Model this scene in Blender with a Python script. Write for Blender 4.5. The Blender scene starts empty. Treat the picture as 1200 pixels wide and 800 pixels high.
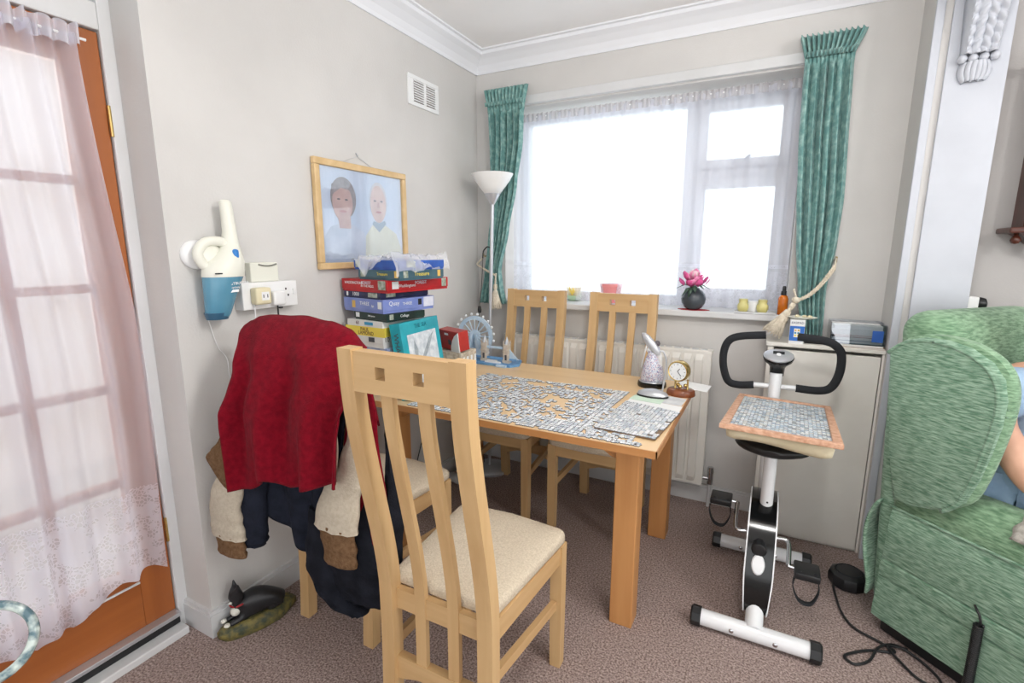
import bpy, bmesh, math, random
from mathutils import Vector, Matrix
random.seed(7)
scene = bpy.context.scene
COL = scene.collection
PI = math.pi

# ------------------------------------------------------------------ camera
def make_camera():
    yaw, pitch, roll = math.radians(-27.479), math.radians(10.49), math.radians(0.082)
    cy, sy, cp, sp = math.cos(yaw), math.sin(yaw), math.cos(pitch), math.sin(pitch)
    f = Vector((sy*cp, cy*cp, -sp)); r = Vector((cy, -sy, 0)); u = r.cross(f)
    r2 = r*math.cos(roll) + u*math.sin(roll); u2 = -r*math.sin(roll) + u*math.cos(roll)
    cam = bpy.data.cameras.new('camera'); cam.sensor_width = 36; cam.lens = 581.85/1200*36
    cam.clip_start = 0.02
    o = bpy.data.objects.new('camera', cam); COL.objects.link(o)
    m = Matrix((r2, u2, -f)).transposed().to_4x4(); m.translation = (1.6905, -2.77656, 1.38)
    o.matrix_world = m
    scene.camera = o
make_camera()

# ------------------------------------------------------------------ light
w = bpy.data.worlds.new('overcast_sky'); scene.world = w; w.use_nodes = True
bg = w.node_tree.nodes['Background']
bg.inputs[0].default_value = (0.97, 0.985, 1.0, 1); bg.inputs[1].default_value = 1.35
scene.view_settings.view_transform = 'Standard'; scene.view_settings.look = 'None'
scene.view_settings.gamma = 1.0; scene.view_settings.use_curve_mapping = False
scene.view_settings.exposure = 0.88

# added fill lamps out of view, brightening ceiling and floor (globes built further down)
FILL_LAMPS = [((1.80,-1.85,2.13), 36.0), ((3.5,-2.1,2.12), 52.0)]
# ------------------------------------------------------------------ materials
def srgb(c):
    return tuple(((x/255)/12.92 if x/255 <= 0.04045 else ((x/255+0.055)/1.055)**2.4) for x in c) + (1.0,)

def mat(name, col, rough=0.6, metal=0.0, col2=None, nscale=8.0, stretch=(1,1,1), detail=3.0, bump=0.0, bscale=None,
        spec=0.5, lo=0.35, hi=0.65, sheen=0.0, alpha=None, trans=0.0):
    m = bpy.data.materials.new(name); m.use_nodes = True
    nt = m.node_tree; b = nt.nodes['Principled BSDF']
    b.inputs['Base Color'].default_value = srgb(col); b.inputs['Roughness'].default_value = rough
    b.inputs['Metallic'].default_value = metal; b.inputs['Specular IOR Level'].default_value = spec
    if sheen: b.inputs['Sheen Weight'].default_value = sheen
    if trans: b.inputs['Transmission Weight'].default_value = trans
    if alpha is not None: b.inputs['Alpha'].default_value = alpha
    tc = nt.nodes.new('ShaderNodeTexCoord'); mp = nt.nodes.new('ShaderNodeMapping'); mp.inputs['Scale'].default_value = stretch
    nt.links.new(tc.outputs['Object'], mp.inputs['Vector'])
    if col2:
        n = nt.nodes.new('ShaderNodeTexNoise'); n.inputs['Scale'].default_value = nscale; n.inputs['Detail'].default_value = detail
        nt.links.new(mp.outputs[0], n.inputs['Vector'])
        r = nt.nodes.new('ShaderNodeValToRGB'); r.color_ramp.elements[0].position = lo; r.color_ramp.elements[1].position = hi
        r.color_ramp.elements[0].color = srgb(col); r.color_ramp.elements[1].color = srgb(col2)
        nt.links.new(n.outputs['Fac'], r.inputs[0]); nt.links.new(r.outputs[0], b.inputs['Base Color'])
    if bump:
        n2 = nt.nodes.new('ShaderNodeTexNoise'); n2.inputs['Scale'].default_value = bscale or nscale*3; n2.inputs['Detail'].default_value = 4
        nt.links.new(mp.outputs[0], n2.inputs['Vector'])
        bp = nt.nodes.new('ShaderNodeBump'); bp.inputs['Strength'].default_value = bump; bp.inputs['Distance'].default_value = 0.01
        nt.links.new(n2.outputs['Fac'], bp.inputs['Height']); nt.links.new(bp.outputs[0], b.inputs['Normal'])
    return m

def net_mat(name, lace):
    """fine net: mostly open weave, with denser lace motifs where lace(z) ranges say so: list of (z0,z1,scale,thr,density)"""
    m = bpy.data.materials.new(name); m.use_nodes = True; nt = m.node_tree; nt.nodes.clear()
    out = nt.nodes.new('ShaderNodeOutputMaterial')
    tr = nt.nodes.new('ShaderNodeBsdfTransparent'); di = nt.nodes.new('ShaderNodeBsdfDiffuse'); tl = nt.nodes.new('ShaderNodeBsdfTranslucent')
    di.inputs[0].default_value = srgb((238,238,248)); tl.inputs[0].default_value = srgb((238,238,248))
    mx = nt.nodes.new('ShaderNodeMixShader'); mx.inputs[0].default_value = 0.72
    nt.links.new(di.outputs[0], mx.inputs[1]); nt.links.new(tl.outputs[0], mx.inputs[2])
    geo = nt.nodes.new('ShaderNodeNewGeometry'); sep = nt.nodes.new('ShaderNodeSeparateXYZ'); nt.links.new(geo.outputs['Position'], sep.inputs[0])
    def math_n(op, a, b):
        n = nt.nodes.new('ShaderNodeMath'); n.operation = op
        for i, v in enumerate((a, b)):
            if isinstance(v, (int, float)): n.inputs[i].default_value = v
            else: nt.links.new(v, n.inputs[i])
        return n.outputs[0]
    total = None
    base = lace['base']
    fac = None
    dens = math_n('ADD', base, 0.0)
    for (z0, z1, scale, thr, d) in lace['bands']:
        vor = nt.nodes.new('ShaderNodeTexVoronoi'); vor.feature = 'DISTANCE_TO_EDGE'; vor.inputs['Scale'].default_value = scale
        nt.links.new(geo.outputs['Position'], vor.inputs['Vector'])
        thread = math_n('LESS_THAN', vor.outputs['Distance'], thr)
        inb = math_n('MULTIPLY', math_n('GREATER_THAN', sep.outputs[2], z0), math_n('LESS_THAN', sep.outputs[2], z1))
        dens = math_n('MAXIMUM', dens, math_n('MULTIPLY', math_n('MULTIPLY', thread, inb), d))
    if 'open' in lace:   # inside the lace border the ground is more open than the net above
        z0, z1, v, nsc = lace['open']
        no = nt.nodes.new('ShaderNodeTexNoise'); no.inputs['Scale'].default_value = nsc; no.inputs['Detail'].default_value = 2
        nt.links.new(geo.outputs['Position'], no.inputs['Vector'])
        motif = math_n('GREATER_THAN', no.outputs['Fac'], 0.5)
        inb = math_n('MULTIPLY', math_n('GREATER_THAN', sep.outputs[2], z0), math_n('LESS_THAN', sep.outputs[2], z1))
        dens = math_n('MAXIMUM', dens, math_n('MULTIPLY', math_n('MULTIPLY', motif, inb), v))
    m2 = nt.nodes.new('ShaderNodeMixShader'); nt.links.new(dens, m2.inputs[0])
    nt.links.new(tr.outputs[0], m2.inputs[1]); nt.links.new(mx.outputs[0], m2.inputs[2])
    nt.links.new(m2.outputs[0], out.inputs[0])
    return m

def glass_mat(name, tint=(245,250,252), gloss=0.08):
    m = bpy.data.materials.new(name); m.use_nodes = True; nt = m.node_tree; nt.nodes.clear()
    out = nt.nodes.new('ShaderNodeOutputMaterial'); tr = nt.nodes.new('ShaderNodeBsdfTransparent'); gl = nt.nodes.new('ShaderNodeBsdfGlossy')
    tr.inputs[0].default_value = srgb(tint); gl.inputs['Roughness'].default_value = 0.02
    mx = nt.nodes.new('ShaderNodeMixShader'); lw = nt.nodes.new('ShaderNodeLayerWeight'); lw.inputs[0].default_value = 0.5
    fr = nt.nodes.new('ShaderNodeMath'); fr.operation = 'POWER'; fr.inputs[1].default_value = 5.0; nt.links.new(lw.outputs['Facing'], fr.inputs[0])
    ad = nt.nodes.new('ShaderNodeMath'); ad.operation = 'MULTIPLY_ADD'; ad.inputs[1].default_value = 1.0; ad.inputs[2].default_value = 0.03+gloss*0.2
    nt.links.new(fr.outputs[0], ad.inputs[0]); nt.links.new(ad.outputs[0], mx.inputs[0])
    nt.links.new(tr.outputs[0], mx.inputs[1]); nt.links.new(gl.outputs[0], mx.inputs[2]); nt.links.new(mx.outputs[0], out.inputs[0])
    return m

def piece_mat(name, cols):
    m = bpy.data.materials.new(name); m.use_nodes = True; nt = m.node_tree; b = nt.nodes['Principled BSDF']
    b.inputs['Roughness'].default_value = 0.45
    geo = nt.nodes.new('ShaderNodeNewGeometry'); oi = nt.nodes.new('ShaderNodeObjectInfo')
    ad = nt.nodes.new('ShaderNodeMath'); ad.operation = 'ADD'; nt.links.new(geo.outputs['Random Per Island'], ad.inputs[0]); nt.links.new(oi.outputs['Random'], ad.inputs[1])
    fr = nt.nodes.new('ShaderNodeMath'); fr.operation = 'FRACT'; nt.links.new(ad.outputs[0], fr.inputs[0])
    r = nt.nodes.new('ShaderNodeValToRGB'); r.color_ramp.interpolation = 'CONSTANT'
    for i, c in enumerate(cols):
        e = r.color_ramp.elements[i] if i < 2 else r.color_ramp.elements.new(i/len(cols))
        e.position = i/len(cols); e.color = srgb(c)
    n = nt.nodes.new('ShaderNodeTexNoise'); n.inputs['Scale'].default_value = 260; n.inputs['Detail'].default_value = 2
    nt.links.new(geo.outputs['Position'], n.inputs['Vector'])
    mx = nt.nodes.new('ShaderNodeMix'); mx.data_type = 'RGBA'; mx.blend_type = 'OVERLAY'; mx.inputs[0].default_value = 0.8
    nt.links.new(fr.outputs[0], r.inputs[0]); nt.links.new(r.outputs[0], mx.inputs[6]); nt.links.new(n.outputs['Color'], mx.inputs[7])
    hs = nt.nodes.new('ShaderNodeHueSaturation'); hs.inputs['Saturation'].default_value = 0.55
    nt.links.new(mx.outputs[2], hs.inputs['Color']); nt.links.new(hs.outputs[0], b.inputs['Base Color'])
    return m

def wood(name, c1, c2, axis='z', scale=30, rough=0.45):
    st = {'x': (0.06,1,1), 'y': (1,0.06,1), 'z': (1,1,0.06)}[axis]
    return mat(name, c1, rough, col2=c2, nscale=scale, stretch=st, detail=4, bump=0.05, bscale=scale*2, lo=0.3, hi=0.75)

M = {}
M['piece_edge_shade'] = mat('jigsaw_edge_shade', (112,114,118), 0.8)  # card sides darkened to paint the shadow outlines between pieces
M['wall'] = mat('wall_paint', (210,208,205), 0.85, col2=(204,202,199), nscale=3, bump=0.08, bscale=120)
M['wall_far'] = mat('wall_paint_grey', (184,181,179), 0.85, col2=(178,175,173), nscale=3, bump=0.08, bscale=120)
M['ceiling'] = mat('ceiling_paint', (250,249,248), 0.9, col2=(247,246,245), nscale=3)
M['gloss_white'] = mat('gloss_white', (214,215,216), 0.4, col2=(208,209,209), nscale=6)
M['pilaster'] = mat('pilaster_paint', (196,200,208), 0.5, col2=(190,194,202), nscale=6)
M['cornice'] = mat('cornice_white', (236,238,242), 0.7)
M['cream'] = mat('cupboard_cream', (234,231,224), 0.5, col2=(229,225,217), nscale=5)
M['carpet'] = mat('carpet', (122,104,99), 0.95, col2=(200,181,174), nscale=150, detail=5, bump=0.7, bscale=260, lo=0.36, hi=0.68, spec=0.1)
M['oak_z'] = wood('oak_upright', (208,174,126), (191,154,106), 'z')
M['oak_x'] = wood('oak_across', (208,174,126), (191,154,106), 'x')
M['oak_y'] = wood('oak_along', (205,170,122), (188,150,103), 'y')
M['top_x'] = wood('table_top_oak', (228,196,150), (218,183,136), 'x', 18, 0.35)
M['edge_x'] = wood('table_edge', (188,134,82), (170,116,66), 'x', 25, 0.4)
M['tleg_z'] = wood('table_leg_oak', (196,142,88), (178,122,70), 'z', 26)
M['door_wood'] = wood('door_wood', (168,98,48), (140,76,34), 'z', 14, 0.35)
M['door_wood_y'] = wood('door_wood_rail', (168,98,48), (140,76,34), 'y', 14, 0.35)
M['dark_wood'] = wood('dark_wood', (84,40,26), (58,26,18), 'z', 20, 0.3)
M['seat_fab'] = mat('seat_fabric', (214,201,180), 0.95, col2=(196,182,160), nscale=190, bump=0.4, bscale=260, spec=0.1)
M['teal'] = mat('teal_curtain', (98,144,140), 0.8, col2=(152,188,182), nscale=38, detail=5, lo=0.42, hi=0.72, bump=0.25, bscale=140, sheen=0.2)
M['rope'] = mat('rope_cream', (232,222,203), 0.95, col2=(208,196,175), nscale=60, bump=0.6, bscale=160)
M['red_fleece'] = mat('red_fleece', (132,16,34), 0.98, col2=(114,10,28), nscale=60, bump=0.5, bscale=300, sheen=0.03, spec=0.1)
M['beige'] = mat('beige_corduroy', (198,188,170), 0.95, col2=(186,175,156), nscale=90, bump=0.3, bscale=200, spec=0.1)
M['brown_knit'] = mat('brown_knit', (128,100,74), 0.95, col2=(108,82,58), nscale=90, bump=0.5, bscale=240, spec=0.1)
M['navy'] = mat('navy_cloth', (40,44,56), 0.95, col2=(30,33,42), nscale=20, bump=0.3, bscale=200, spec=0.1)
M['dark_cloth'] = mat('dark_cloth', (24,26,32), 0.95, col2=(36,38,46), nscale=16, bump=0.3, bscale=200, spec=0.1)
M['radiator'] = mat('radiator_white', (233,231,224), 0.35)
M['white'] = mat('white_plastic', (235,236,236), 0.35)
M['offwhite'] = mat('offwhite_plastic', (228,228,216), 0.4)
M['ivory'] = mat('ivory_plastic', (222,212,178), 0.4)
M['black'] = mat('black_plastic', (26,27,29), 0.4)
M['foam'] = mat('black_foam', (32,34,38), 0.9, bump=0.3, bscale=300)
M['black_gloss'] = mat('black_gloss', (16,17,18), 0.15)
M['bike_white'] = mat('bike_white', (228,230,232), 0.25)
M['chrome'] = mat('chrome', (200,202,205), 0.15, 1.0)
M['silver'] = mat('silver_paint', (196,198,202), 0.3, 0.6)
M['gold'] = mat('gold', (214,186,120), 0.25, 1.0)
M['gilt'] = mat('gilt_frame', (218,188,140), 0.4, col2=(206,174,124), nscale=20, bump=0.1)
M['frame_side'] = mat('frame_side', (120,92,60), 0.5)
M['blue_plastic'] = mat('blue_tinted_plastic', (98,152,176), 0.2, col2=(82,138,164), nscale=6)
M['blue_dark'] = mat('blue_plastic_base', (52,92,118), 0.3)
M['blue_btn'] = mat('blue_button', (44,122,196), 0.3)
M['green_up'] = mat('green_upholstery', (92,128,104), 0.95, col2=(152,180,158), nscale=110, stretch=(0.3,0.3,1.9), detail=4, bump=0.5, bscale=120, spec=0.1, sheen=0.2)
M['green_top'] = mat('green_upholstery_pile', (98,132,102), 0.95, col2=(146,178,146), nscale=100, stretch=(0.35,0.35,1.6), detail=4, bump=0.5, bscale=120, spec=0.1, sheen=0.2)
M['glass'] = glass_mat('window_glass')
M['pic_glass'] = glass_mat('picture_glass', (250,252,255), 0.5)
M['clear'] = glass_mat('clear_plastic', (235,238,242), 0.6)
M['paper'] = mat('paper', (238,238,236), 0.8)
M['paper_grey'] = mat('paper_grey', (196,198,200), 0.7, col2=(220,222,222), nscale=20)
M['net'] = net_mat('net_curtain', dict(base=0.52, bands=[(1.285,1.305,90,0.3,0.68),(1.0,1.27,60,0.05,0.64)], open=(1.08,1.27,0.60,26)))
M['net_door'] = net_mat('door_net_curtain', dict(base=0.66, bands=[(0.0,0.60,85,0.11,0.92)], open=(0.0,0.58,0.92,24)))

# ------------------------------------------------------------------ mesh helpers (all in world coordinates)
def new(): return bmesh.new()
def box(bm, x0, x1, y0, y1, z0, z1, bev=0.0, seg=2, mtx=None):
    r = bmesh.ops.create_cube(bm, size=1)
    vs = r['verts']
    for v in vs: v.co = Vector(((x0+x1)/2+v.co.x*(x1-x0), (y0+y1)/2+v.co.y*(y1-y0), (z0+z1)/2+v.co.z*(z1-z0)))
    if bev:
        es = list({e for v in vs for e in v.link_edges})
        r2 = bmesh.ops.bevel(bm, geom=es, offset=bev, segments=seg, affect='EDGES', profile=0.5)
        vs = list({v for f in r2['faces'] for v in f.verts} | {v for v in vs if v.is_valid})
        # gather every vert of this island
        stack = list(vs); seen = set(vs)
        while stack:
            v = stack.pop()
            for e in v.link_edges:
                ov = e.other_vert(v)
                if ov not in seen: seen.add(ov); stack.append(ov)
        vs = list(seen)
    if mtx is not None:
        for v in vs: v.co = mtx @ v.co
    return vs
def catmull(pts, k=6, closed=False):
    P = [Vector(p) for p in pts]; n = len(P); out = []
    rng = range(n if closed else n-1)
    for i in rng:
        if closed: a, b, c, d = P[(i-1) % n], P[i], P[(i+1) % n], P[(i+2) % n]
        else: a, b, c, d = P[max(i-1,0)], P[i], P[i+1], P[min(i+2,n-1)]
        for j in range(k):
            t = j/k
            out.append(0.5*((2*b)+(c-a)*t+(2*a-5*b+4*c-d)*t*t+(3*b-a-3*c+d)*t**3))
    if not closed: out.append(P[-1])
    return out
def tube(bm, pts, r, n=10, closed=False, caps=True, flat=1.0):
    P = [Vector(p) for p in pts]; m = len(P)
    R = r if isinstance(r, (list, tuple)) else [r]*m
    rings = []; up = None
    for i in range(m):
        if closed: t = P[(i+1) % m]-P[(i-1) % m]
        else: t = P[min(i+1,m-1)]-P[max(i-1,0)]
        if t.length < 1e-9: t = Vector((0,0,1))
        t.normalize()
        if up is None:
            up = Vector((0,0,1)) if abs(t.z) < 0.9 else Vector((0,1,0))
        up = (up - t*up.dot(t))
        if up.length < 1e-6: up = t.orthogonal()
        up.normalize(); s = t.cross(up)
        rings.append([bm.verts.new(P[i]+(s*math.cos(2*PI*k/n)+up*math.sin(2*PI*k/n)*flat)*R[i]) for k in range(n)])
    for i in range(m if closed else m-1):
        a, b = rings[i], rings[(i+1) % m]
        for k in range(n): bm.faces.new((a[k], a[(k+1) % n], b[(k+1) % n], b[k]))
    if caps and not closed:
        bm.faces.new(rings[0][::-1]); bm.faces.new(rings[-1])
def lathe(bm, prof, c=(0,0,0), n=24, mtx=None, sx=1.0, sy=1.0):
    """prof: (radius, height); revolved about z through c, then mtx applied about c"""
    rings = []
    c = Vector(c)
    def P(x, y, z):
        v = Vector((x*sx, y*sy, z))
        if mtx is not None: v = mtx @ v
        return c+v
    for (r, z) in prof:
        if r < 1e-6: rings.append([bm.verts.new(P(0,0,z))])
        else: rings.append([bm.verts.new(P(r*math.cos(2*PI*k/n), r*math.sin(2*PI*k/n), z)) for k in range(n)])
    for a, b in zip(rings, rings[1:]):
        if len(a) == 1 and len(b) == 1: continue
        for k in range(n):
            k2 = (k+1) % n
            if len(a) == 1: bm.faces.new((a[0], b[k2], b[k]))
            elif len(b) == 1: bm.faces.new((a[k], a[k2], b[0]))
            else: bm.faces.new((a[k], a[k2], b[k2], b[k]))
    if len(rings[0]) > 1: bm.faces.new(rings[0][::-1])
    if len(rings[-1]) > 1: bm.faces.new(rings[-1])
def prism(bm, poly, fn, w0, w1, bev=0.0):
    a = [bm.verts.new(fn(u, v, w0)) for u, v in poly]; b = [bm.verts.new(fn(u, v, w1)) for u, v in poly]
    n = len(poly)
    f0 = bm.faces.new(a[::-1]); f1 = bm.faces.new(b)
    for i in range(n): bm.faces.new((a[i], a[(i+1) % n], b[(i+1) % n], b[i]))
    if bev:
        es = [e for e in list(f0.edges)+list(f1.edges)]
        bmesh.ops.bevel(bm, geom=es, offset=bev, segments=3, affect='EDGES', profile=0.5)
def grid(bm, fn, nu, nv):
    g = [[bm.verts.new(fn(i/nu, j/nv)) for j in range(nv+1)] for i in range(nu+1)]
    for i in range(nu):
        for j in range(nv): bm.faces.new((g[i][j], g[i+1][j], g[i+1][j+1], g[i][j+1]))
def loft(bm, rings, caps=True):
    R = [[bm.verts.new(p) for p in ring] for ring in rings]; n = len(R[0])
    for a, b in zip(R, R[1:]):
        for k in range(n): bm.faces.new((a[k], a[(k+1) % n], b[(k+1) % n], b[k]))
    if caps: bm.faces.new(R[0][::-1]); bm.faces.new(R[-1])
def interp(tab, x):
    if x <= tab[0][0]: return tab[0][1]
    for (a, va), (b, vb) in zip(tab, tab[1:]):
        if x <= b:
            t = (x-a)/(b-a); t = t*t*(3-2*t)*0.5+t*0.5
            return va+(vb-va)*t
    return tab[-1][1]

def root_loc(o):
    while o.parent: o = o.parent
    return o.location.copy()
def obj(name, bm, material, parent=None, smooth=None, solid=None, subsurf=0, local=False):
    bmesh.ops.recalc_face_normals(bm, faces=bm.faces[:])
    me = bpy.data.meshes.new(name)
    xs = [v.co for v in bm.verts]
    if parent is None and not local:
        org = Vector(((min(v.x for v in xs)+max(v.x for v in xs))/2, (min(v.y for v in xs)+max(v.y for v in xs))/2, min(v.z for v in xs)))
    elif parent is not None and not local: org = root_loc(parent)
    else: org = Vector((0,0,0))
    bmesh.ops.translate(bm, verts=bm.verts[:], vec=-org)
    bm.to_mesh(me); bm.free()
    o = bpy.data.objects.new(name, me); COL.objects.link(o)
    if isinstance(material, (list, tuple)):
        for mm in material: me.materials.append(mm)
    else: me.materials.append(material)
    if parent is None: o.location = org
    else: o.parent = parent
    if smooth is not None:
        for p in me.polygons: p.use_smooth = True
        if smooth < 180:
            try: me.set_sharp_from_angle(angle=math.radians(smooth))
            except Exception: pass
    if solid:
        s = o.modifiers.new('thickness', 'SOLIDIFY'); s.thickness = solid; s.offset = 0
    if subsurf:
        s = o.modifiers.new('subdivision', 'SUBSURF'); s.levels = subsurf; s.render_levels = subsurf
    return o
def thing(name, label, cat, loc=(0,0,0), group=None, kind=None):
    o = bpy.data.objects.new(name, None); COL.objects.link(o); o.location = loc; o.empty_display_size = 0.05
    if kind: o['kind'] = kind
    else: o['label'] = label; o['category'] = cat
    if group: o['group'] = group
    return o
def tag(o, label, cat, group=None, kind=None):
    o['label'] = label; o['category'] = cat
    if group: o['group'] = group
    if kind: o['kind'] = kind
    return o
def struct(o): o['kind'] = 'structure'; return o
def copy_tree(o, parent=None):
    c = o.copy(); COL.objects.link(c); c.parent = parent
    for ch in list(o.children): copy_tree(ch, c)
    return c
def text(parent, s, org, xd, yd, size, material, squeeze=1.0):
    cu = bpy.data.curves.new('lettering', 'FONT'); cu.body = s; cu.size = size; cu.extrude = 0.0003; cu.resolution_u = 2
    cu.align_x = 'CENTER'; cu.align_y = 'CENTER'
    t = bpy.data.objects.new('lettering_source', cu); COL.objects.link(t)
    dg = bpy.context.evaluated_depsgraph_get()
    me = bpy.data.meshes.new_from_object(t.evaluated_get(dg)); bpy.data.objects.remove(t); bpy.data.curves.remove(cu)
    xd = Vector(xd).normalized(); yd = Vector(yd).normalized(); zd = xd.cross(yd); yd = zd.cross(xd).normalized()
    m = Matrix((xd*squeeze, yd, zd)).transposed().to_4x4(); m.translation = Vector(org)-root_loc(parent)
    me.transform(m); me.materials.clear(); me.materials.append(material)
    o = bpy.data.objects.new('lettering', me); COL.objects.link(o); o.parent = parent
    return o
def plate(parent, name, org, xd, yd, w_, h_, material, t=0.0006):
    """thin printed patch centred on org, lying on a face spanned by xd,yd"""
    xd = Vector(xd).normalized(); yd = Vector(yd).normalized(); zd = xd.cross(yd); bm = new()
    m = Matrix((xd, yd, zd)).transposed().to_4x4(); m.translation = Vector(org)
    box(bm, -w_/2, w_/2, -h_/2, h_/2, -t/2, t/2, mtx=m)
    return obj(name, bm, material, parent)
# ================================================================== the setting
H = 2.515
# floor and ceiling
bm = new(); box(bm, -0.15, 5.0, -4.6, 0.0, -0.08, 0.0); struct(obj('floor', bm, M['carpet']))
bm = new(); box(bm, -0.2, 5.0, -4.6, 0.3, H, H+0.1); struct(obj('ceiling', bm, M['ceiling']))
# window wall, with the opening
WX0, WX1, WZ0, WZ1 = 0.2, 1.765, 1.04, 2.195
bm = new()
box(bm, -0.15, WX0, 0, 0.30, -0.08, H); box(bm, WX1, 2.375, 0, 0.30, -0.08, H)
box(bm, WX0, WX1, 0, 0.30, -0.08, WZ0); box(bm, WX0, WX1, 0, 0.30, WZ1, H)
struct(obj('wall_back', bm, M['wall']))
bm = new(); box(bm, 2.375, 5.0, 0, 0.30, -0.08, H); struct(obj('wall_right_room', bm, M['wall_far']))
# left wall with the door recess
bm = new()
box(bm, -0.15, 0, -1.87, 0.0, -0.08, H); box(bm, -0.25, 0, -4.6, -2.76, -0.08, H); box(bm, -0.25, 0, -2.76, -1.87, 2.42, H)
box(bm, -0.25, -0.15, -1.87, -1.6, -0.08, H)
struct(obj('wall_left', bm, M['wall']))
# walls behind the camera: an opening added behind the dining end for fill light, wide openings in the living room
bm = new(); box(bm, -0.25, 0.3, -4.75, -4.6, -0.08, H); box(bm, 2.1, 2.3, -4.75, -4.6, -0.08, H); box(bm, 0.3, 2.1, -4.75, -4.6, -0.08, 0.5); box(bm, 0.3, 2.1, -4.75, -4.6, 2.12, H); box(bm, 2.3, 5.0, -4.75, -4.6, 2.12, H); box(bm, 4.7, 5.0, -4.75, -4.6, -0.08, 2.12)
struct(obj('wall_front', bm, M['wall']))
bm = new(); box(bm, 5.0, 5.15, -4.75, 0.3, 2.12, H); box(bm, 5.0, 5.15, -0.9, 0.3, -0.08, 2.12); box(bm, 5.0, 5.15, -4.75, -4.2, -0.08, 2.12)
struct(obj('wall_right', bm, M['wall']))
# nib wall at the room opening with a white pilaster board, and the beam it carries
nib = thing('wall_nib', '', '', (2.26, -0.1, 0), kind='structure')
bm = new(); box(bm, 2.15, 2.375, -0.225, 0.0, 0, H); obj('plaster', bm, M['wall'], nib)
bm = new(); box(bm, 2.2, 2.378, -0.24, -0.225, 0, H, 0.002); obj('pilaster_board', bm, M['pilaster'], nib)
bm = new(); box(bm, 2.148, 2.176, -0.238, -0.225, 0, H, 0.003); obj('edge_bead', bm, M['pilaster'], nib)
bm = new(); box(bm, 2.15, 2.375, -4.6, -0.24, 2.36, H); struct(obj('trim_beam', bm, M['gloss_white']))
# baseboards
def skirting(name, x0, x1, y0, y1):
    bm = new(); box(bm, x0, x1, y0, y1, 0, 0.085); 
    dx = 0.004 if x1-x0 < 0.05 else 0; dy = 0.004 if y1-y0 < 0.05 else 0
    box(bm, x0+dx*0, x1-dx, y0+dy, y1, 0.085, 0.1)
    return struct(obj(name, bm, M['gloss_white']))
skirting('baseboard_left', 0.0, 0.016, -1.886, 0.0)
skirting('baseboard_reveal', -0.15, 0.0, -1.886, -1.87)
skirting('baseboard_back', 0.016, 1.70, -0.016, 0.0)
# cornice: coved profile along both walls
def cornice(name, axis):
    prof = [(0,2.41),(0.008,2.41),(0.014,2.425),(0.03,2.45),(0.06,2.475),(0.085,2.49),(0.09,2.505),(0.105,2.507),(0.105,H),(0,H)]
    bm = new()
    if axis == 'y': prism(bm, prof, lambda u, v, w: (u, w, v), -4.6, 0.0)
    elif axis == 'x': prism(bm, prof, lambda u, v, w: (w, -u, v), 0.0, 2.15)
    else: prism(bm, prof, lambda u, v, w: (w, -u, v), 2.375, 5.0)
    return struct(obj(name, bm, M['cornice']))
cornice('trim_cornice_left', 'y'); cornice('trim_cornice_back', 'x'); cornice('trim_cornice_far', 'f')
# curtain track board over the window
bm = new(); box(bm, 0.12, 1.90, -0.03, 0.0, 2.203, 2.25, 0.003); struct(obj('trim_track', bm, M['gloss_white']))
# window sill
bm = new(); box(bm, 0.13, 1.775, -0.055, 0.24, 1.034, 1.068, 0.006); struct(obj('window_sill', bm, M['gloss_white']))
# ---- globes of the added fill lamps in the two rooms
for (lx_, ly_, lz_), pw_ in FILL_LAMPS:
    pl_ = thing('fill_lamp', 'added globe fill lamp, out of view over the near end of the dining room' if lx_ < 2 else 'added globe fill lamp, out of view in the living room', 'lamp', (lx_,ly_,lz_))
    bm = new(); lathe(bm, [(0,0.40),(0.05,0.395),(0.055,0.37),(0.02,0.36),(0,0.36)], (lx_,ly_,lz_-0.005), 20); obj('fill_lamp_rose', bm, M['white'], pl_, 40)
    bm = new(); tube(bm, [(lx_,ly_,lz_+0.36),(lx_,ly_,lz_+0.11)], 0.004, 8); obj('flex', bm, M['white'], pl_)
    gm = bpy.data.materials.new('fill_globe'); gm.use_nodes = True; nt_ = gm.node_tree; nt_.nodes.clear(); em = nt_.nodes.new('ShaderNodeEmission'); ou = nt_.nodes.new('ShaderNodeOutputMaterial')
    em.inputs[0].default_value = (1.0,0.975,0.95,1); em.inputs[1].default_value = pw_; nt_.links.new(em.outputs[0], ou.inputs[0])
    bm = new(); lathe(bm, [(0,-0.11)]+[(0.11*math.sin(PI*k/12),-0.11*math.cos(PI*k/12)) for k in range(1,12)]+[(0,0.11)], (lx_,ly_,lz_), 24); obj('globe', bm, gm, pl_, 180)
# ---- window 1
win = thing('window_1', '', '', (0.98, 0.25, 1.068), kind='structure')
def frame_rect(name, x0, x1, z0, z1, t, y0, y1, parent, m=None):
    bm = new()
    box(bm, x0, x1, y0, y1, z0, z0+t, 0.004); box(bm, x0, x1, y0, y1, z1-t, z1, 0.004)
    box(bm, x0, x0+t, y0, y1, z0+t, z1-t, 0.004); box(bm, x1-t, x1, y0, y1, z0+t, z1-t, 0.004)
    return obj(name, bm, m or M['gloss_white'], parent)
frame_rect('outer_frame', WX0, WX1, 1.068, WZ1, 0.05, 0.22, 0.29, win)
bm = new(); box(bm, 1.205, 1.275, 0.225, 0.285, 1.118, 2.145, 0.004); obj('mullion', bm, M['gloss_white'], win)
bm = new(); box(bm, 1.275, 1.715, 0.225, 0.285, 1.755, 1.81, 0.004); obj('transom', bm, M['gloss_white'], win)
top = frame_rect('sash', 1.275, 1.715, 1.81, 2.145, 0.045, 0.205, 0.25, win)
low = frame_rect('sash', 1.275, 1.715, 1.118, 1.755, 0.05, 0.205, 0.25, win)
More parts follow.
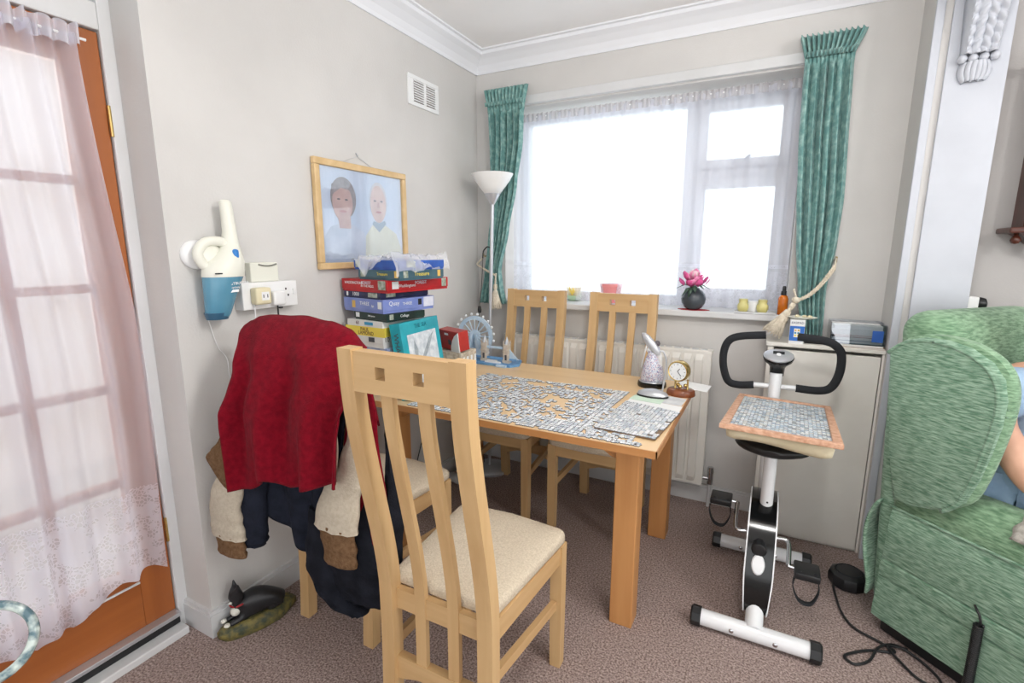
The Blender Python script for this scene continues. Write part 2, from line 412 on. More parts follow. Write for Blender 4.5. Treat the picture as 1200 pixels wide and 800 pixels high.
def pane(x0, x1, z0, z1, p, y=0.245):
    bm = new(); box(bm, x0, x1, y-0.002, y+0.002, z0, z1); return obj('pane', bm, M['glass'], p)
pane(0.25, 1.205, 1.118, 2.145, win); pane(1.32, 1.67, 1.855, 2.10, top); pane(1.325, 1.665, 1.168, 1.705, low)
bm = new(); box(bm, 1.46, 1.53, 0.195, 0.206, 1.822, 1.836, 0.002); tube(bm, [(1.50,0.19,1.83),(1.52,0.17,1.85),(1.54,0.165,1.86)], 0.006, 8); obj('window_stay', bm, M['silver'], top)
bm = new(); box(bm, 1.288, 1.304, 0.195, 0.206, 1.36, 1.43, 0.003); tube(bm, [(1.296,0.19,1.41),(1.296,0.17,1.40),(1.30,0.165,1.31)], 0.007, 8); obj('window_handle', bm, M['silver'], low)

# ---- door 1 (glazed garden door in its white frame)
door = thing('door_1', '', '', (-0.17, -2.3, 0), kind='structure')
bm = new()
box(bm, -0.25, -0.15, -1.905, -1.868, 0, 2.42, 0.004); box(bm, -0.25, -0.15, -2.76, -2.70, 0, 2.42, 0.004)
box(bm, -0.25, -0.15, -2.70, -1.905, 2.02, 2.095, 0.004); box(bm, -0.25, -0.15, -2.70, -1.905, 2.39, 2.42)
obj('door_frame', bm, M['gloss_white'], door)
bm = new(); box(bm, -0.205, -0.20, -2.70, -1.905, 2.095, 2.39); obj('fanlight_pane', bm, M['glass'], door)
bm = new()
for y in (-1.94, -2.665): box(bm, -0.21, -0.155, y-0.012, y+0.012, 2.095, 2.39, 0.003)
box(bm, -0.21, -0.155, -2.677, -1.928, 2.095, 2.118, 0.003)
obj('fanlight_bead', bm, M['gloss_white'], door)
LY0, LY1, LZ0, LZ1, LX0, LX1 = -2.695, -1.908, 0.075, 2.015, -0.20, -0.16
leaf = None
bm = new(); box(bm, LX0, LX1, LY1-0.098, LY1, LZ0, LZ1, 0.003); box(bm, LX0, LX1, LY0, LY0+0.098, LZ0, LZ1, 0.003)
obj('door_stiles', bm, M['door_wood'], door)
bm = new(); box(bm, LX0, LX1, LY0+0.098, LY1-0.098, LZ0, 0.30, 0.003); box(bm, LX0, LX1, LY0+0.098, LY1-0.098, LZ1-0.10, LZ1, 0.003)
obj('door_rails', bm, M['door_wood_y'], door)
zs = [0.30, 0.615, 0.935, 1.26, 1.58, 1.915]; ys = [-2.006, -2.203, -2.40, -2.597]
for z in zs[1:-1]:
    bm = new(); box(bm, LX0+0.004, LX1-0.004, ys[-1], ys[0], z-0.013, z+0.013, 0.003); obj('glazing_bar', bm, M['door_wood_y'], door)
for y in ys[1:-1]:
    bm = new(); box(bm, LX0+0.005, LX1-0.005, y-0.013, y+0.013, 0.30, 1.915, 0.003); obj('glazing_bar', bm, M['door_wood'], door)
for i in range(3):
    for j in range(5):
        bm = new(); box(bm, -0.1815, -0.1785, ys[i+1]+0.012, ys[i]-0.012, zs[j]+0.012, zs[j+1]-0.012); obj('pane', bm, M['glass'], door)
bm = new(); box(bm, -0.158, -0.154, LY0+0.1, LY1-0.1, 0.245, 0.252); obj('bottom_bead', bm, M['gloss_white'], door)
for z in (1.72, 0.35):
    bm = new(); tube(bm, [(-0.152,LY1+0.001,z),(-0.152,LY1+0.001,z+0.09)], 0.005, 8); obj('hinge', bm, M['gold'], door)
bm = new(); box(bm, -0.20, -0.135, LY0, LY1, 0.028, 0.072, 0.004); obj('weather_strip', bm, M['black'], door)
bm = new(); box(bm, -0.2, -0.125, LY0, LY1, 0.06, 0.075, 0.002); obj('drip_trim', bm, M['silver'], door)
bm = new(); box(bm, -0.25, -0.09, -2.70, -1.905, 0.0, 0.028, 0.004); obj('threshold', bm, M['gloss_white'], door)
# pale rendered wall of the neighbouring building outside the garden door, and paving
M['render'] = mat('pale_render', (240,226,216), 0.9, col2=(232,216,206), nscale=4)
bm = new(); box(bm, -2.6, -2.4, -6.5, 1.5, -0.1, 2.9); struct(obj('wall_outside', bm, M['render']))
bm = new(); box(bm, -2.4, -0.25, -5.5, 0.3, -0.12, -0.08); struct(obj('floor_outside', bm, mat('paving', (190,180,170), 0.9, col2=(176,166,156), nscale=4)))

# ---- built-in cupboard under the curtain
cup = thing('built_in_cupboard', 'cream built-in floor cupboard with a single flat door behind the exercise bike', 'cupboard', (1.925, -0.1, 0))
bm = new(); box(bm, 1.70, 1.725, -0.19, -0.017, 0, 0.94, 0.002); box(bm, 1.725, 2.148, -0.182, -0.017, 0, 0.02); box(bm, 1.725, 2.148, -0.03, -0.017, 0.02, 0.94); box(bm, 2.14, 2.149, -0.19, -0.017, 0, 0.94)
obj('carcase', bm, M['cream'], cup)
bm = new(); box(bm, 1.692, 2.149, -0.20, -0.001, 0.94, 0.958, 0.003); obj('top_board', bm, M['cream'], cup)
bm = new(); box(bm, 1.73, 2.136, -0.194, -0.178, 0.012, 0.925, 0.002); obj('door', bm, M['cream'], cup)

# ---- radiator
rad = thing('radiator', 'white ribbed panel radiator on the wall under the window', 'radiator', (0.86, -0.06, 0.13))
def rad_panel():
    bm = new(); x0, x1, z0, z1 = 0.24, 1.448, 0.13, 0.862; y = -0.09
    n = int((x1-x0)/0.058); 
    def zt(v): return z0+(z1-z0)*v
    rows = [(0,0.0),(0.02,0.0),(0.06,1),(0.94,1),(0.98,0.0),(1,0)]
    xs = [x0]
    step = (x1-x0-0.06)/n; prof = [(x0,0)]
    for i in range(n):
        a = x0+0.03+i*step
        prof += [(a+0.006,0),(a+0.012,1),(a+step-0.012,1),(a+step-0.006,0)]
    prof.append((x1,0))
    vs = [[bm.verts.new((px, y-0.012*pb*rb, zt(rv))) for (rv, rb) in rows] for (px, pb) in prof]
    for a, b in zip(vs, vs[1:]):
        for k in range(len(rows)-1): bm.faces.new((a[k], b[k], b[k+1], a[k+1]))
    return bm
obj('front_panel', rad_panel(), M['radiator'], rad, solid=0.002)
bm = new(); box(bm, 0.24, 1.448, -0.088, -0.03, 0.14, 0.85, 0.004); obj('back_panel', bm, M['radiator'], rad)
bm = new(); box(bm, 0.235, 1.452, -0.092, -0.028, 0.852, 0.868, 0.003)
obj('top_grille', bm, M['radiator'], rad)
for i in range(26):
    x = 0.27+i*0.045
    bm = new(); box(bm, x, x+0.03, -0.075, -0.045, 0.867, 0.8705); obj('grille_slot', bm, M['paper_grey'], rad)
for x in (0.4, 1.3):
    bm = new(); box(bm, x-0.02, x+0.02, -0.03, -0.001, 0.25, 0.75); obj('wall_bracket', bm, M['radiator'], rad)
bm = new(); tube(bm, [(1.448,-0.06,0.165),(1.485,-0.06,0.165)], 0.011, 10); tube(bm, [(1.485,-0.06,0.135),(1.485,-0.06,0.205)], 0.015, 12); lathe(bm, [(0.0,0),(0.017,0),(0.014,0.03),(0,0.032)], (1.485,-0.06,0.2), 12)
obj('valve', bm, M['chrome'], rad, 40)
bm = new(); tube(bm, [(1.485,-0.06,0.14),(1.482,-0.055,0.0)], 0.008, 10); obj('pipe', bm, M['gloss_white'], rad, 40)

# ---- air vent
vent = thing('air_vent', 'white louvred air vent high on the wall left of the window', 'vent', (0.0, -0.535, 2.1))
bm = new()
y0, y1, z0, z1 = -0.662, -0.405, 2.098, 2.243
box(bm, 0, 0.008, y0, y1, z0, z0+0.02, 0.002); box(bm, 0, 0.008, y0, y1, z1-0.02, z1, 0.002)
box(bm, 0, 0.008, y0, y0+0.045, z0+0.02, z1-0.02, 0.002); box(bm, 0, 0.008, y1-0.03, y1, z0+0.02, z1-0.02, 0.002); box(bm, 0, 0.008, -0.535, -0.515, z0+0.02, z1-0.02)
obj('frame', bm, M['white'], vent)
bm = new(); box(bm, 0.0, 0.002, y0+0.02, y1-0.02, z0+0.01, z1-0.01); obj('backing', bm, mat('vent_dark', (110,95,85), 0.8), vent)
for (a, b) in ((y0+0.045, -0.535), (-0.515, y1-0.03)):
    for k in range(9):
        z = z0+0.028+k*0.0115
        bm = new(); v = box(bm, 0.002, 0.009, a, b, z-0.0028, z+0.0028); obj('louvre', bm, M['white'], vent)

# ---- net curtains
def pleat_net(name, fn, nu, nv, m): 
    bm = new(); grid(bm, fn, nu, nv); return obj(name, bm, m, None, 180)
def fn(u, v):
    x = 0.205+u*(1.758-0.205); z = 2.165-v*(2.165-1.075)
    gather = 1-min(1, v*10)
    y = 0.095+0.010*math.sin(u*150+0.6*math.sin(u*31))*(0.5+0.5*gather)+0.014*math.sin(u*47+1.3*math.sin(u*9)+v)*min(1,v*3)
    return (x, y, z+0.004*math.sin(u*200)*gather)
bm = new(); grid(bm, fn, 420, 26)
nc = thing('net_curtain', 'white net curtain with lace border hanging across the window', 'net curtain', (0.98, 0.095, 1.075))
obj('net', bm, M['net'], nc, 180)
bm = new(); grid(bm, lambda u, v: (0.205+u*1.553, 0.090+0.006*math.sin(u*330)+0.004*math.sin(u*141), 2.178-v*0.045), 640, 3); obj('gathered_heading', bm, mat('net_heading', (206,204,206), 0.9, alpha=0.6), nc, 180)
bm = new(); tube(bm, [(0.2,0.1,2.16),(1.765,0.1,2.16)], 0.004, 8); obj('wire', bm, M['white'], nc)

dn = thing('door_net_curtain', 'white net curtain with deep lace hem on the wooden garden door', 'net curtain', (-0.12, -2.3, 0.25))
def fnd(u, v):
    top = -1.985; bot = -1.945
    mid = 0.06*math.exp(-((v-0.55)/0.3)**2)
    y1_ = top+(bot-top)*v+mid*0.6; y0_ = -2.67
    y = y1_+(y0_-y1_)*u
    z0_ = 0.255+0.018*abs(math.sin(u*26))+0.035*math.sin(u*8+1.0)
    z = 1.975+(z0_-1.975)*v
    g = 1-min(1, v*14)
    x = -0.118+0.016*math.sin(u*46+0.9*math.sin(u*14)+v*0.7)*(1-0.45*g)+0.010*math.sin(u*90+2*v)*(1-v*0.6)+0.006*math.sin(u*170)*g
    return (x, y, z)
bm = new(); grid(bm, fnd, 320, 60); obj('net', bm, M['net_door'], dn, 180)
bm = new(); grid(bm, lambda u, v: (-0.112+0.012*math.sin(u*150+math.sin(u*40))-0.004*v, -1.975+u*(-2.67+1.975), 2.0-v*0.055+0.006*math.sin(u*120)), 320, 4)
obj('gathered_heading', bm, mat('door_net_heading', (222,224,234), 0.9, alpha=0.62), dn, 180)
bm = new(); tube(bm, [(-0.125,-1.955,1.972),(-0.125,-2.68,1.972)], 0.004, 8); obj('wire', bm, M['white'], dn)

# ---- teal curtains
def curtain(name, label, L, Rr, ztop, zbot, folds, ph):
    c = thing(name, label, 'curtain', ((L[0][1]+Rr[0][1])/2, -0.08, zbot))
    Ls = sorted(L); Rs = sorted(Rr)
    def f(u, v):
        z = ztop+(zbot-ztop)*v
        a = interp(Ls, z); b = interp(Rs, z); wdt = b-a
        amp = 0.012+0.10*wdt if z < ztop-0.1 else 0.018+0.04*wdt
        s = math.sin(u*folds*2*PI+ph+0.5*math.sin(u*11+v*2))
        x = a+wdt*(u+0.02*math.sin(u*folds*4*PI+ph))
        head = 1 if z > ztop-0.10 else 0
        y = -0.075+amp*s*(0.75+0.25*math.sin(v*9+u*13))
        if z > ztop-0.13: y = -0.075+0.016*math.sin(u*folds*4*PI+ph)*(1.0 if z > ztop-0.09 else 0.3)
        return (x, y, z+(0.006*math.sin(u*folds*4*PI) if v == 0 else 0))
    bm = new(); grid(bm, f, 160, 70); obj('drape', bm, M['teal'], c, 180, solid=0.004)
    def h(u, v):
        z = ztop-0.075-v*0.022; a = interp(Ls, z); b = interp(Rs, z)
        return (a+(b-a)*u, -0.092-0.010*math.sin(u*folds*4*PI+ph), z)
    bm = new(); grid(bm, h, 120, 2); obj('heading_tape', bm, M['teal'], c, 180, solid=0.003)
    return c
curtain('curtain', 'teal velvet curtain beside the floor lamp, tied back at the left of the window',
    [(2.295,0.098),(2.2,0.118),(1.9,0.128),(1.64,0.14),(1.4,0.115),(1.235,0.09),(1.05,0.045)],
    [(2.295,0.382),(2.2,0.362),(2.0,0.355),(1.75,0.315),(1.5,0.262),(1.25,0.205),(1.17,0.215),(1.05,0.24)], 2.295, 1.05, 6, 0.3)
curtain('curtain', 'teal velvet curtain above the cream cupboard, tied back at the right of the window',
    [(2.30,1.71),(2.2,1.735),(1.9,1.74),(1.64,1.755),(1.4,1.775),(1.2,1.80),(0.97,1.835)],
    [(2.30,1.955),(2.2,1.918),(2.0,1.925),(1.6,1.94),(1.4,1.935),(1.2,1.915),(0.97,1.92)], 2.30, 0.975, 6, 1.1)
def tassel(bm, c, d, L, r):
    c = Vector(c); d = Vector(d).normalized(); q = Vector((0,0,-1)).rotation_difference(d).to_matrix()
    lathe(bm, [(0,0),(0.010,-0.004),(0.013,-0.02),(0.009,-0.036),(0.008,-0.04),(0.012,-0.05),(r*0.6,-L*0.7),(r*0.75,-L*0.95),(r*0.5,-L*0.96),(0,-L*0.95)], c, 16, q)
    for k in range(40):
        a = k*2*PI/40+random.uniform(-.1,.1); rr = r*random.uniform(0.85,1.08)
        tip = Vector((rr*math.cos(a), rr*math.sin(a), -L*random.uniform(0.96,1.06)))
        tube(bm, [c+q@Vector((0.010*math.cos(a),0.010*math.sin(a),-0.042)), c+q@(tip*0.6+Vector((0,0,-0.01))), c+q@tip], 0.0035, 5)
def rope_pts(a, b, sag, n=24, tw=0.004):
    pts = [[], []]
    a = Vector(a); b = Vector(b)
    for i in range(n+1):
        t = i/n; p = a.lerp(b, t)+Vector((0,0,-sag*math.sin(PI*t)))
        for k in range(2):
            an = t*40+k*PI; pts[k].append(p+Vector((0, tw*math.cos(an), tw*math.sin(an))))
    return pts
tb = thing('tieback', 'cream rope tieback with a hanging tassel on the curtain beside the lamp', 'tieback', (0.15, -0.11, 1.03), 'curtain tiebacks')
bm = new()
for p in rope_pts((0.06,-0.03,1.335), (0.065,-0.12,1.29), 0.0) + rope_pts((0.065,-0.12,1.29), (0.20,-0.125,1.225), 0.004) + rope_pts((0.20,-0.125,1.235),(0.198,-0.128,1.17),0): tube(bm, p, 0.0045, 6)
obj('rope', bm, M['rope'], tb, 180)
bm = new(); tassel(bm, (0.198,-0.128,1.175), (0,0,-1), 0.145, 0.038); obj('tassel', bm, M['rope'], tb, 180)
bm = new(); tube(bm, [(0.06,-0.001,1.34),(0.06,-0.03,1.335),(0.06,-0.035,1.355)], 0.005, 8); obj('wall_hook', bm, M['gold'], tb, 180)
tb = thing('tieback', 'cream rope tieback with its tassel flopped onto the cream cupboard', 'tieback', (1.81, -0.13, 0.96), 'curtain tiebacks')
bm = new()
for dz in (0, 0.02):
    for p in rope_pts((1.945,-0.02,1.325+dz), (1.935,-0.125,1.295+dz), 0)+rope_pts((1.935,-0.125,1.295+dz), (1.80,-0.14,1.15), 0.03): tube(bm, p, 0.0045, 6)
for p in rope_pts((1.785,-0.13,1.2), (1.80,-0.14,1.15), 0): tube(bm, p, 0.004, 6)
obj('rope', bm, M['rope'], tb, 180)
bm = new(); lathe(bm, [(0,-0.016),(0.014,-0.01),(0.018,0),(0.014,0.012),(0,0.016)], (1.797,-0.14,1.152), 12); obj('knot', bm, M['rope'], tb, 180)
bm = new(); tassel(bm, (1.792,-0.145,1.14), (-0.082,-0.012,-0.15), 0.165, 0.042); obj('tassel', bm, M['rope'], tb, 180)
bm = new(); tube(bm, [(1.945,-0.001,1.335),(1.945,-0.03,1.325),(1.945,-0.035,1.35)], 0.005, 8); obj('wall_hook', bm, M['gold'], tb, 180)
# ================================================================== table
tb_ = thing('dining_table', 'light oak dining table covered with jigsaw pieces in front of the window', 'table', (0.757, -0.783, 0))
TX0, TX1, TY0, TY1, TZ = 0.10, 1.415, -1.25, -0.318, 0.75
bm = new(); box(bm, TX0+0.004, TX1-0.004, TY0+0.004, TY1-0.004, TZ-0.024, TZ, 0.001); obj('table_top', bm, M['top_x'], tb_)
bm = new()
box(bm, TX0, TX1, TY0, TY0+0.004, TZ-0.026, TZ-0.001); box(bm, TX0, TX1, TY1-0.004, TY1, TZ-0.026, TZ-0.001)
box(bm, TX0, TX0+0.004, TY0, TY1, TZ-0.026, TZ-0.001); box(bm, TX1-0.004, TX1, TY0, TY1, TZ-0.026, TZ-0.001)
obj('edge_band', bm, M['edge_x'], tb_)
LX = ((0.19,0.272),(1.254,1.338)); LYs = ((-1.143,-1.06),(-0.494,-0.408))
for (x0, x1) in LX:
    for (y0, y1) in LYs:
        bm = new(); box(bm, x0, x1, y0, y1, 0, TZ-0.024, 0.004); obj('leg', bm, M['tleg_z'], tb_)
def apron_x(y):
    # arched board with curved brackets at the legs
    x0, x1 = 0.272, 1.254; pts = [(x0,TZ-0.024),(x0,0.645),(x0+0.02,0.648),(x0+0.05,0.668),(x0+0.09,0.684),(x0+0.14,0.688)]
    pts += [(x0+x1-p[0], p[1]) for p in pts[::-1]]
    bm = new(); prism(bm, pts, lambda u, v, w: (u, w, v), y, y+0.022); return bm
for y in (-1.12, -0.45): obj('apron', apron_x(y), M['edge_x'], tb_)
for x in (0.22, 1.285):
    bm = new(); pts = [(-1.06,TZ-0.024),(-1.06,0.645),(-1.03,0.66),(-0.98,0.685),(-0.57,0.685),(-0.52,0.66),(-0.494,0.645),(-0.494,TZ-0.024)]
    prism(bm, pts, lambda u, v, w: (w, u, v), x, x+0.022); obj('apron', bm, M['edge_x'], tb_)

# ================================================================== chairs (built facing +y, origin between the rear legs)
CH = [(0,-0.014),(0.15,-0.004),(0.3,0),(0.48,0),(0.6,-0.016),(0.72,-0.040),(0.82,-0.060),(0.97,-0.088),(1.08,-0.097),(1.15,-0.100)]
def cy(z): 
    zs_ = [c[0] for c in CH]
    for (a, va), (b, vb) in zip(CH, CH[1:]):
        if z <= b: return va+(vb-va)*(z-a)/(b-a)
    return CH[-1][1]
_pth = [(0,0)]
def curved_bar(bm, x0, x1, z0, z1, d0, d1, n=22):
    rings = []
    import functools
    for i in range(n+1):
        z = z0+(z1-z0)*i/n
        y = (cy(z-0.03)+cy(z)+cy(z+0.03))/3
        rings.append([Vector((x0,y+d0,z)),Vector((x1,y+d0,z)),Vector((x1,y+d1,z)),Vector((x0,y+d1,z))])
    loft(bm, rings)
def make_chair():
    t = thing('dining_chair', 'x', 'chair')
    for s in (-1, 1):
        bm = new(); curved_bar(bm, s*0.16-0.022, s*0.16+0.022, 0, 1.15, -0.02, 0.02); obj('back_post', bm, M['oak_z'], t, local=True)
    for s in (-1, 1):
        bm = new(); curved_bar(bm, s*0.054-0.0175, s*0.054+0.0175, 0.19, 1.07, -0.004, 0.012); obj('back_slat', bm, M['oak_z'], t, local=True)
    bm = new(); z0, z1 = 1.048, 1.146; h0, h1 = 1.084, 1.114; ya, yb = cy(1.1)-0.017, cy(1.1)+0.017
    bx_ = lambda a, b, c, d: box(bm, a, b, ya, yb, c, d)
    bx_(-0.138, 0.138, z0, h0); bx_(-0.138, 0.138, h1, z1)
    for a, b in ((-0.138,-0.070),(-0.040,0.040),(0.070,0.138)): bx_(a, b, h0, h1)
    obj('top_rail', bm, M['oak_x'], t, local=True)
    bm = new(); pts = [(-0.138,0.235),(-0.138,0.16),(-0.11,0.168),(-0.07,0.182),(0,0.186),(0.07,0.182),(0.11,0.168),(0.138,0.16),(0.138,0.235)]
    prism(bm, pts, lambda u, v, w: (u, w, v), -0.008, 0.016); obj('lower_back_rail', bm, M['oak_x'], t, local=True)
    # seat pad: rounded trapezoid, domed
    out = []
    corners = [(-0.168,0.018,0.02),(0.168,0.018,0.02),(0.205,0.448,0.045),(-0.205,0.448,0.045)]
    n = len(corners)
    for i, (x, y, r) in enumerate(corners):
        p = Vector((x,y)); a = Vector(corners[i-1][:2]); b = Vector(corners[(i+1) % n][:2])
        da = (a-p).normalized(); db = (b-p).normalized()
        p0 = p+da*r; p1 = p+db*r
        for k in range(7):
            q = k/6; out.append((1-q)**2*p0+2*q*(1-q)*p+q*q*p1)
        if i < n:  # mid of the next side, bowed a little at the front
            m = (p1+(b-db*0.04))/2
            if i == 2: m = m+Vector((0,0.012))
            out.append(m)
    c = sum(out, Vector((0,0)))/len(out)
    bm = new(); rings = []
    for sc, z in ((0.97,0.446),(1.0,0.452),(1.0,0.470),(0.985,0.478),(0.94,0.484),(0.7,0.490),(0.35,0.492),(0.05,0.493)):
        rings.append([Vector((c.x+(p.x-c.x)*sc, c.y+(p.y-c.y)*sc, z)) for p in out])
    loft(bm, rings); obj('seat', bm, M['seat_fab'], t, 60, local=True)
    bm = new(); box(bm, -0.18, 0.18, 0.395, 0.417, 0.385, 0.446); obj('front_rail', bm, M['oak_x'], t, local=True)
    bm = new(); box(bm, -0.138, 0.138, 0.0, 0.02, 0.385, 0.446); obj('rear_rail', bm, M['oak_x'], t, local=True)
    for s in (-1, 1):
        bm = new(); a = Vector((s*0.155,0.02,0)); b = Vector((s*0.178,0.395,0)); tk = 0.02*s
        for (za, zb, nm) in ((0.385,0.446,'side_rail'),):
            loft(bm, [[Vector((p.x,p.y,za)),Vector((p.x+tk*0.99,p.y,za)),Vector((p.x+tk*0.99,p.y,zb)),Vector((p.x,p.y,zb))] for p in (a, b)])
        obj('side_rail', bm, M['oak_y'], t, local=True)
        bm = new(); a = Vector((s*0.158,0.015,0)); b = Vector((s*0.180,0.39,0))
        loft(bm, [[Vector((p.x-0.009,p.y,z-0.016)),Vector((p.x+0.009,p.y,z-0.016)),Vector((p.x+0.009,p.y,z+0.016)),Vector((p.x-0.009,p.y,z+0.016))] for p, z in ((a,0.265),(b,0.235))])
        obj('side_stretcher', bm, M['oak_y'], t, local=True)
        bm = new(); loft(bm, [[Vector((s*0.184+dx*k,0.412+dy*k,z)) for dx, dy in ((-.02,-.02),(.02,-.02),(.02,.02),(-.02,.02))] for z, k in ((0,0.9),(0.2,0.98),(0.446,1.0))])
        obj('leg', bm, M['oak_z'], t, local=True)
    return t
chair0 = make_chair()
spots = [((0.9675,-1.822,0), 0.0, 'light oak slat-back dining chair nearest the camera, with an empty beige seat'),
         ((0.377,-1.622,0), 0.0, 'light oak dining chair draped with coats beside the left wall'),
         ((0.475,-0.225,0), PI, 'oak slat-back dining chair on the window side, beside the ferris wheel model'),
         ((0.99,-0.225,0), PI, 'oak slat-back dining chair on the window side, behind the figurine and clock')]
for i, (loc, rz, lab) in enumerate(spots):
    c = chair0 if i == 0 else copy_tree(chair0)
    c.location = loc; c.rotation_euler = (0,0,rz); c['label'] = lab; c['group'] = 'dining chairs around the table'

# ================================================================== clothes over the chair by the wall
def hang(bm, L, R, ztop, hem, y0, amp, nf, ph, nu=60, nv=40, bulge=0.0, roll=0.0):
    L = sorted(L); R = sorted(R)
    def f(u, v):
        zb = interp(hem, u); z = ztop+(zb-ztop)*v
        a = interp(L, z); b = interp(R, z)
        s = math.sin(u*nf*2*PI+ph+0.8*math.sin(u*5+v*3))
        y = y0-bulge*math.sin(PI*min(1,v*1.1))*math.sin(PI*u)**0.5-amp*s*(0.25+0.75*v)+roll*(2*u-1)**4
        return (a+(b-a)*u+0.006*math.sin(v*9+u*7), y, z)
    grid(bm, f, nu, nv)
fl = thing('red_fleece', 'dark red fleece top draped over the back of the chair by the wall', 'fleece', (0.4, -1.78, 0.58), 'clothes on the chair')
bm = new()
ridge = [(0,1.10),(0.05,1.150),(0.15,1.166),(0.4,1.178),(0.6,1.178),(0.8,1.172),(0.93,1.150),(1,1.105)]
Lt = sorted([(1.2,0.16),(1.13,0.165),(1.08,0.20),(1.0,0.235),(0.94,0.225),(0.875,0.205),(0.777,0.204),(0.5,0.21)])
Rt = sorted([(1.2,0.645),(1.12,0.68),(1.055,0.73),(0.993,0.71),(0.927,0.672),(0.85,0.66),(0.5,0.657)])
hem = [(0,0.618),(0.15,0.628),(0.40,0.695),(0.55,0.672),(0.8,0.70),(1,0.72)]
def ffl(u, v):
    zr = interp(ridge, u)
    if v < 0.25:
        t = v/0.25; z = zr-0.26*(1-t)**1.6-0.0; y = -1.672-0.05*t-0.02*math.sin(PI*t*0.5)
        if t > 0.9: y -= 0.0
    else:
        t = (v-0.25)/0.75; zb = interp(hem, u); z = zr+(zb-zr)*t
        y = -1.742-0.075*min(1,t*5)**0.6-(0.058-0.03*u)*min(1,t*2.2)
        fold = math.sin(u*19+1.1+1.2*math.sin(u*4+t*2.2))*0.024+math.sin(u*31+t*3)*0.007
        y -= fold*min(1,t*1.8)
    a = interp(Lt, z); b = interp(Rt, z)
    if v < 0.25: a, b = 0.165, 0.655
    edge = (2*u-1)**6
    return (a+(b-a)*u, y+0.006*edge*min(1,max(0,(v-0.25)*4)), z-0.006*math.sin(u*PI*6)*(1 if v < 0.3 else 0)*0.4)
grid(bm, ffl, 80, 60); obj('body', bm, M['red_fleece'], fl, 180, solid=0.006)
bm = new(); hang(bm, [(1.05,0.635),(0.7,0.60),(0.4,0.575)], [(1.05,0.705),(0.9,0.735),(0.7,0.75),(0.4,0.735)], 1.06, [(0,0.42),(1,0.455)], -1.765, 0.012, 1.5, 0.4, 24, 40)
obj('sleeve', bm, M['red_fleece'], fl, 180, solid=0.006)
bm = new(); hang(bm, [(0.9,0.10),(0.7,0.095),(0.5,0.115)], [(0.9,0.16),(0.5,0.165)], 0.88, [(0,0.45),(1,0.43)], -1.80, 0.008, 1, 0.4, 12, 30)
obj('side_hem', bm, M['red_fleece'], fl, 180, solid=0.006)
bm = new(); tube(bm, [ffl(i/40, 0.975) for i in range(41)], 0.0035, 5); obj('hem_seam', bm, M['red_fleece'], fl, 180)
def sleeve(bm, pts, rx, ry, n=18):
    P = catmull(pts, 6); m = len(P); rings = []
    for i, p in enumerate(P):
        t = i/(m-1); a = interp(rx, t); b = interp(ry, t); wr = 0.003*math.sin(i*1.3)
        rings.append([Vector((p.x+(a+wr)*math.cos(2*PI*k/n), p.y+(b+wr*0.6+0.004*math.sin(3*k+i*.7))*math.sin(2*PI*k/n), p.z+0.006*math.cos(2*PI*k/n)*math.sin(t*9))) for k in range(n)])
    loft(bm, rings)
jk = thing('beige_jacket', 'beige jacket with brown knitted cuffs hanging from the chair under the red fleece', 'jacket', (0.4, -1.8, 0.37), 'clothes on the chair')
bm = new(); hang(bm, [(1.13,0.24),(0.6,0.24)], [(1.13,0.62),(0.6,0.6)], 1.05, [(0,0.72),(1,0.74)], -1.80, 0.006, 3, 0.2, 40, 30); obj('body', bm, M['beige'], jk, 180, solid=0.008)
bm = new(); sleeve(bm, [(0.26,-1.795,0.80),(0.17,-1.825,0.68),(0.128,-1.85,0.56),(0.12,-1.85,0.48),(0.12,-1.85,0.42)], [(0,0.03),(0.3,0.07),(1,0.088)], [(0,0.015),(0.4,0.024),(1,0.028)]); s1 = obj('sleeve', bm, M['beige'], jk, 60)
bm = new(); sleeve(bm, [(0.12,-1.85,0.428),(0.127,-1.85,0.40),(0.13,-1.85,0.355)], [(0,0.074),(1,0.072)], [(0,0.020),(1,0.022)]); obj('cuff', bm, M['brown_knit'], jk, 60)
bm = new(); sleeve(bm, [(0.19,-1.862,0.80),(0.165,-1.868,0.74),(0.14,-1.87,0.69),(0.18,-1.862,0.61)], [(0,0.02),(0.3,0.05),(0.6,0.06),(1,0.02)], [(0,0.008),(0.5,0.014),(1,0.008)]); obj('collar_fold', bm, M['brown_knit'], jk, 60)
bm = new(); sleeve(bm, [(0.69,-1.775,0.98),(0.678,-1.78,0.88),(0.655,-1.785,0.77),(0.605,-1.795,0.66),(0.592,-1.81,0.555)], [(0,0.018),(0.25,0.034),(0.55,0.052),(0.8,0.082),(1,0.088)], [(0,0.012),(0.4,0.02),(1,0.028)]); obj('sleeve', bm, M['beige'], jk, 60)
bm = new(); sleeve(bm, [(0.592,-1.81,0.565),(0.602,-1.812,0.51),(0.606,-1.812,0.445)], [(0,0.074),(1,0.064)], [(0,0.020),(1,0.022)]); obj('cuff', bm, M['brown_knit'], jk, 60)
nv_ = thing('navy_coat', 'navy coat hanging low behind the chair legs beneath the red fleece hem', 'coat', (0.4, -1.79, 0.3), 'clothes on the chair')
bm = new(); hang(bm, [(1.1,0.23),(0.7,0.19),(0.5,0.24),(0.35,0.28)], [(1.1,0.64),(0.7,0.60),(0.3,0.57)], 1.1, [(0,0.50),(0.2,0.46),(0.5,0.40),(0.75,0.33),(1,0.30)], -1.772, 0.016, 3, 1.0, 50, 40); obj('body', bm, M['navy'], nv_, 180, solid=0.008)
bm = new(); sleeve(bm, [(0.23,-1.78,0.78),(0.20,-1.80,0.62),(0.185,-1.805,0.5),(0.175,-1.805,0.42),(0.175,-1.805,0.385)], [(0,0.04),(0.3,0.07),(0.8,0.075),(1,0.06)], [(0,0.02),(0.4,0.04),(1,0.035)]); obj('sleeve', bm, M['navy'], nv_, 60)
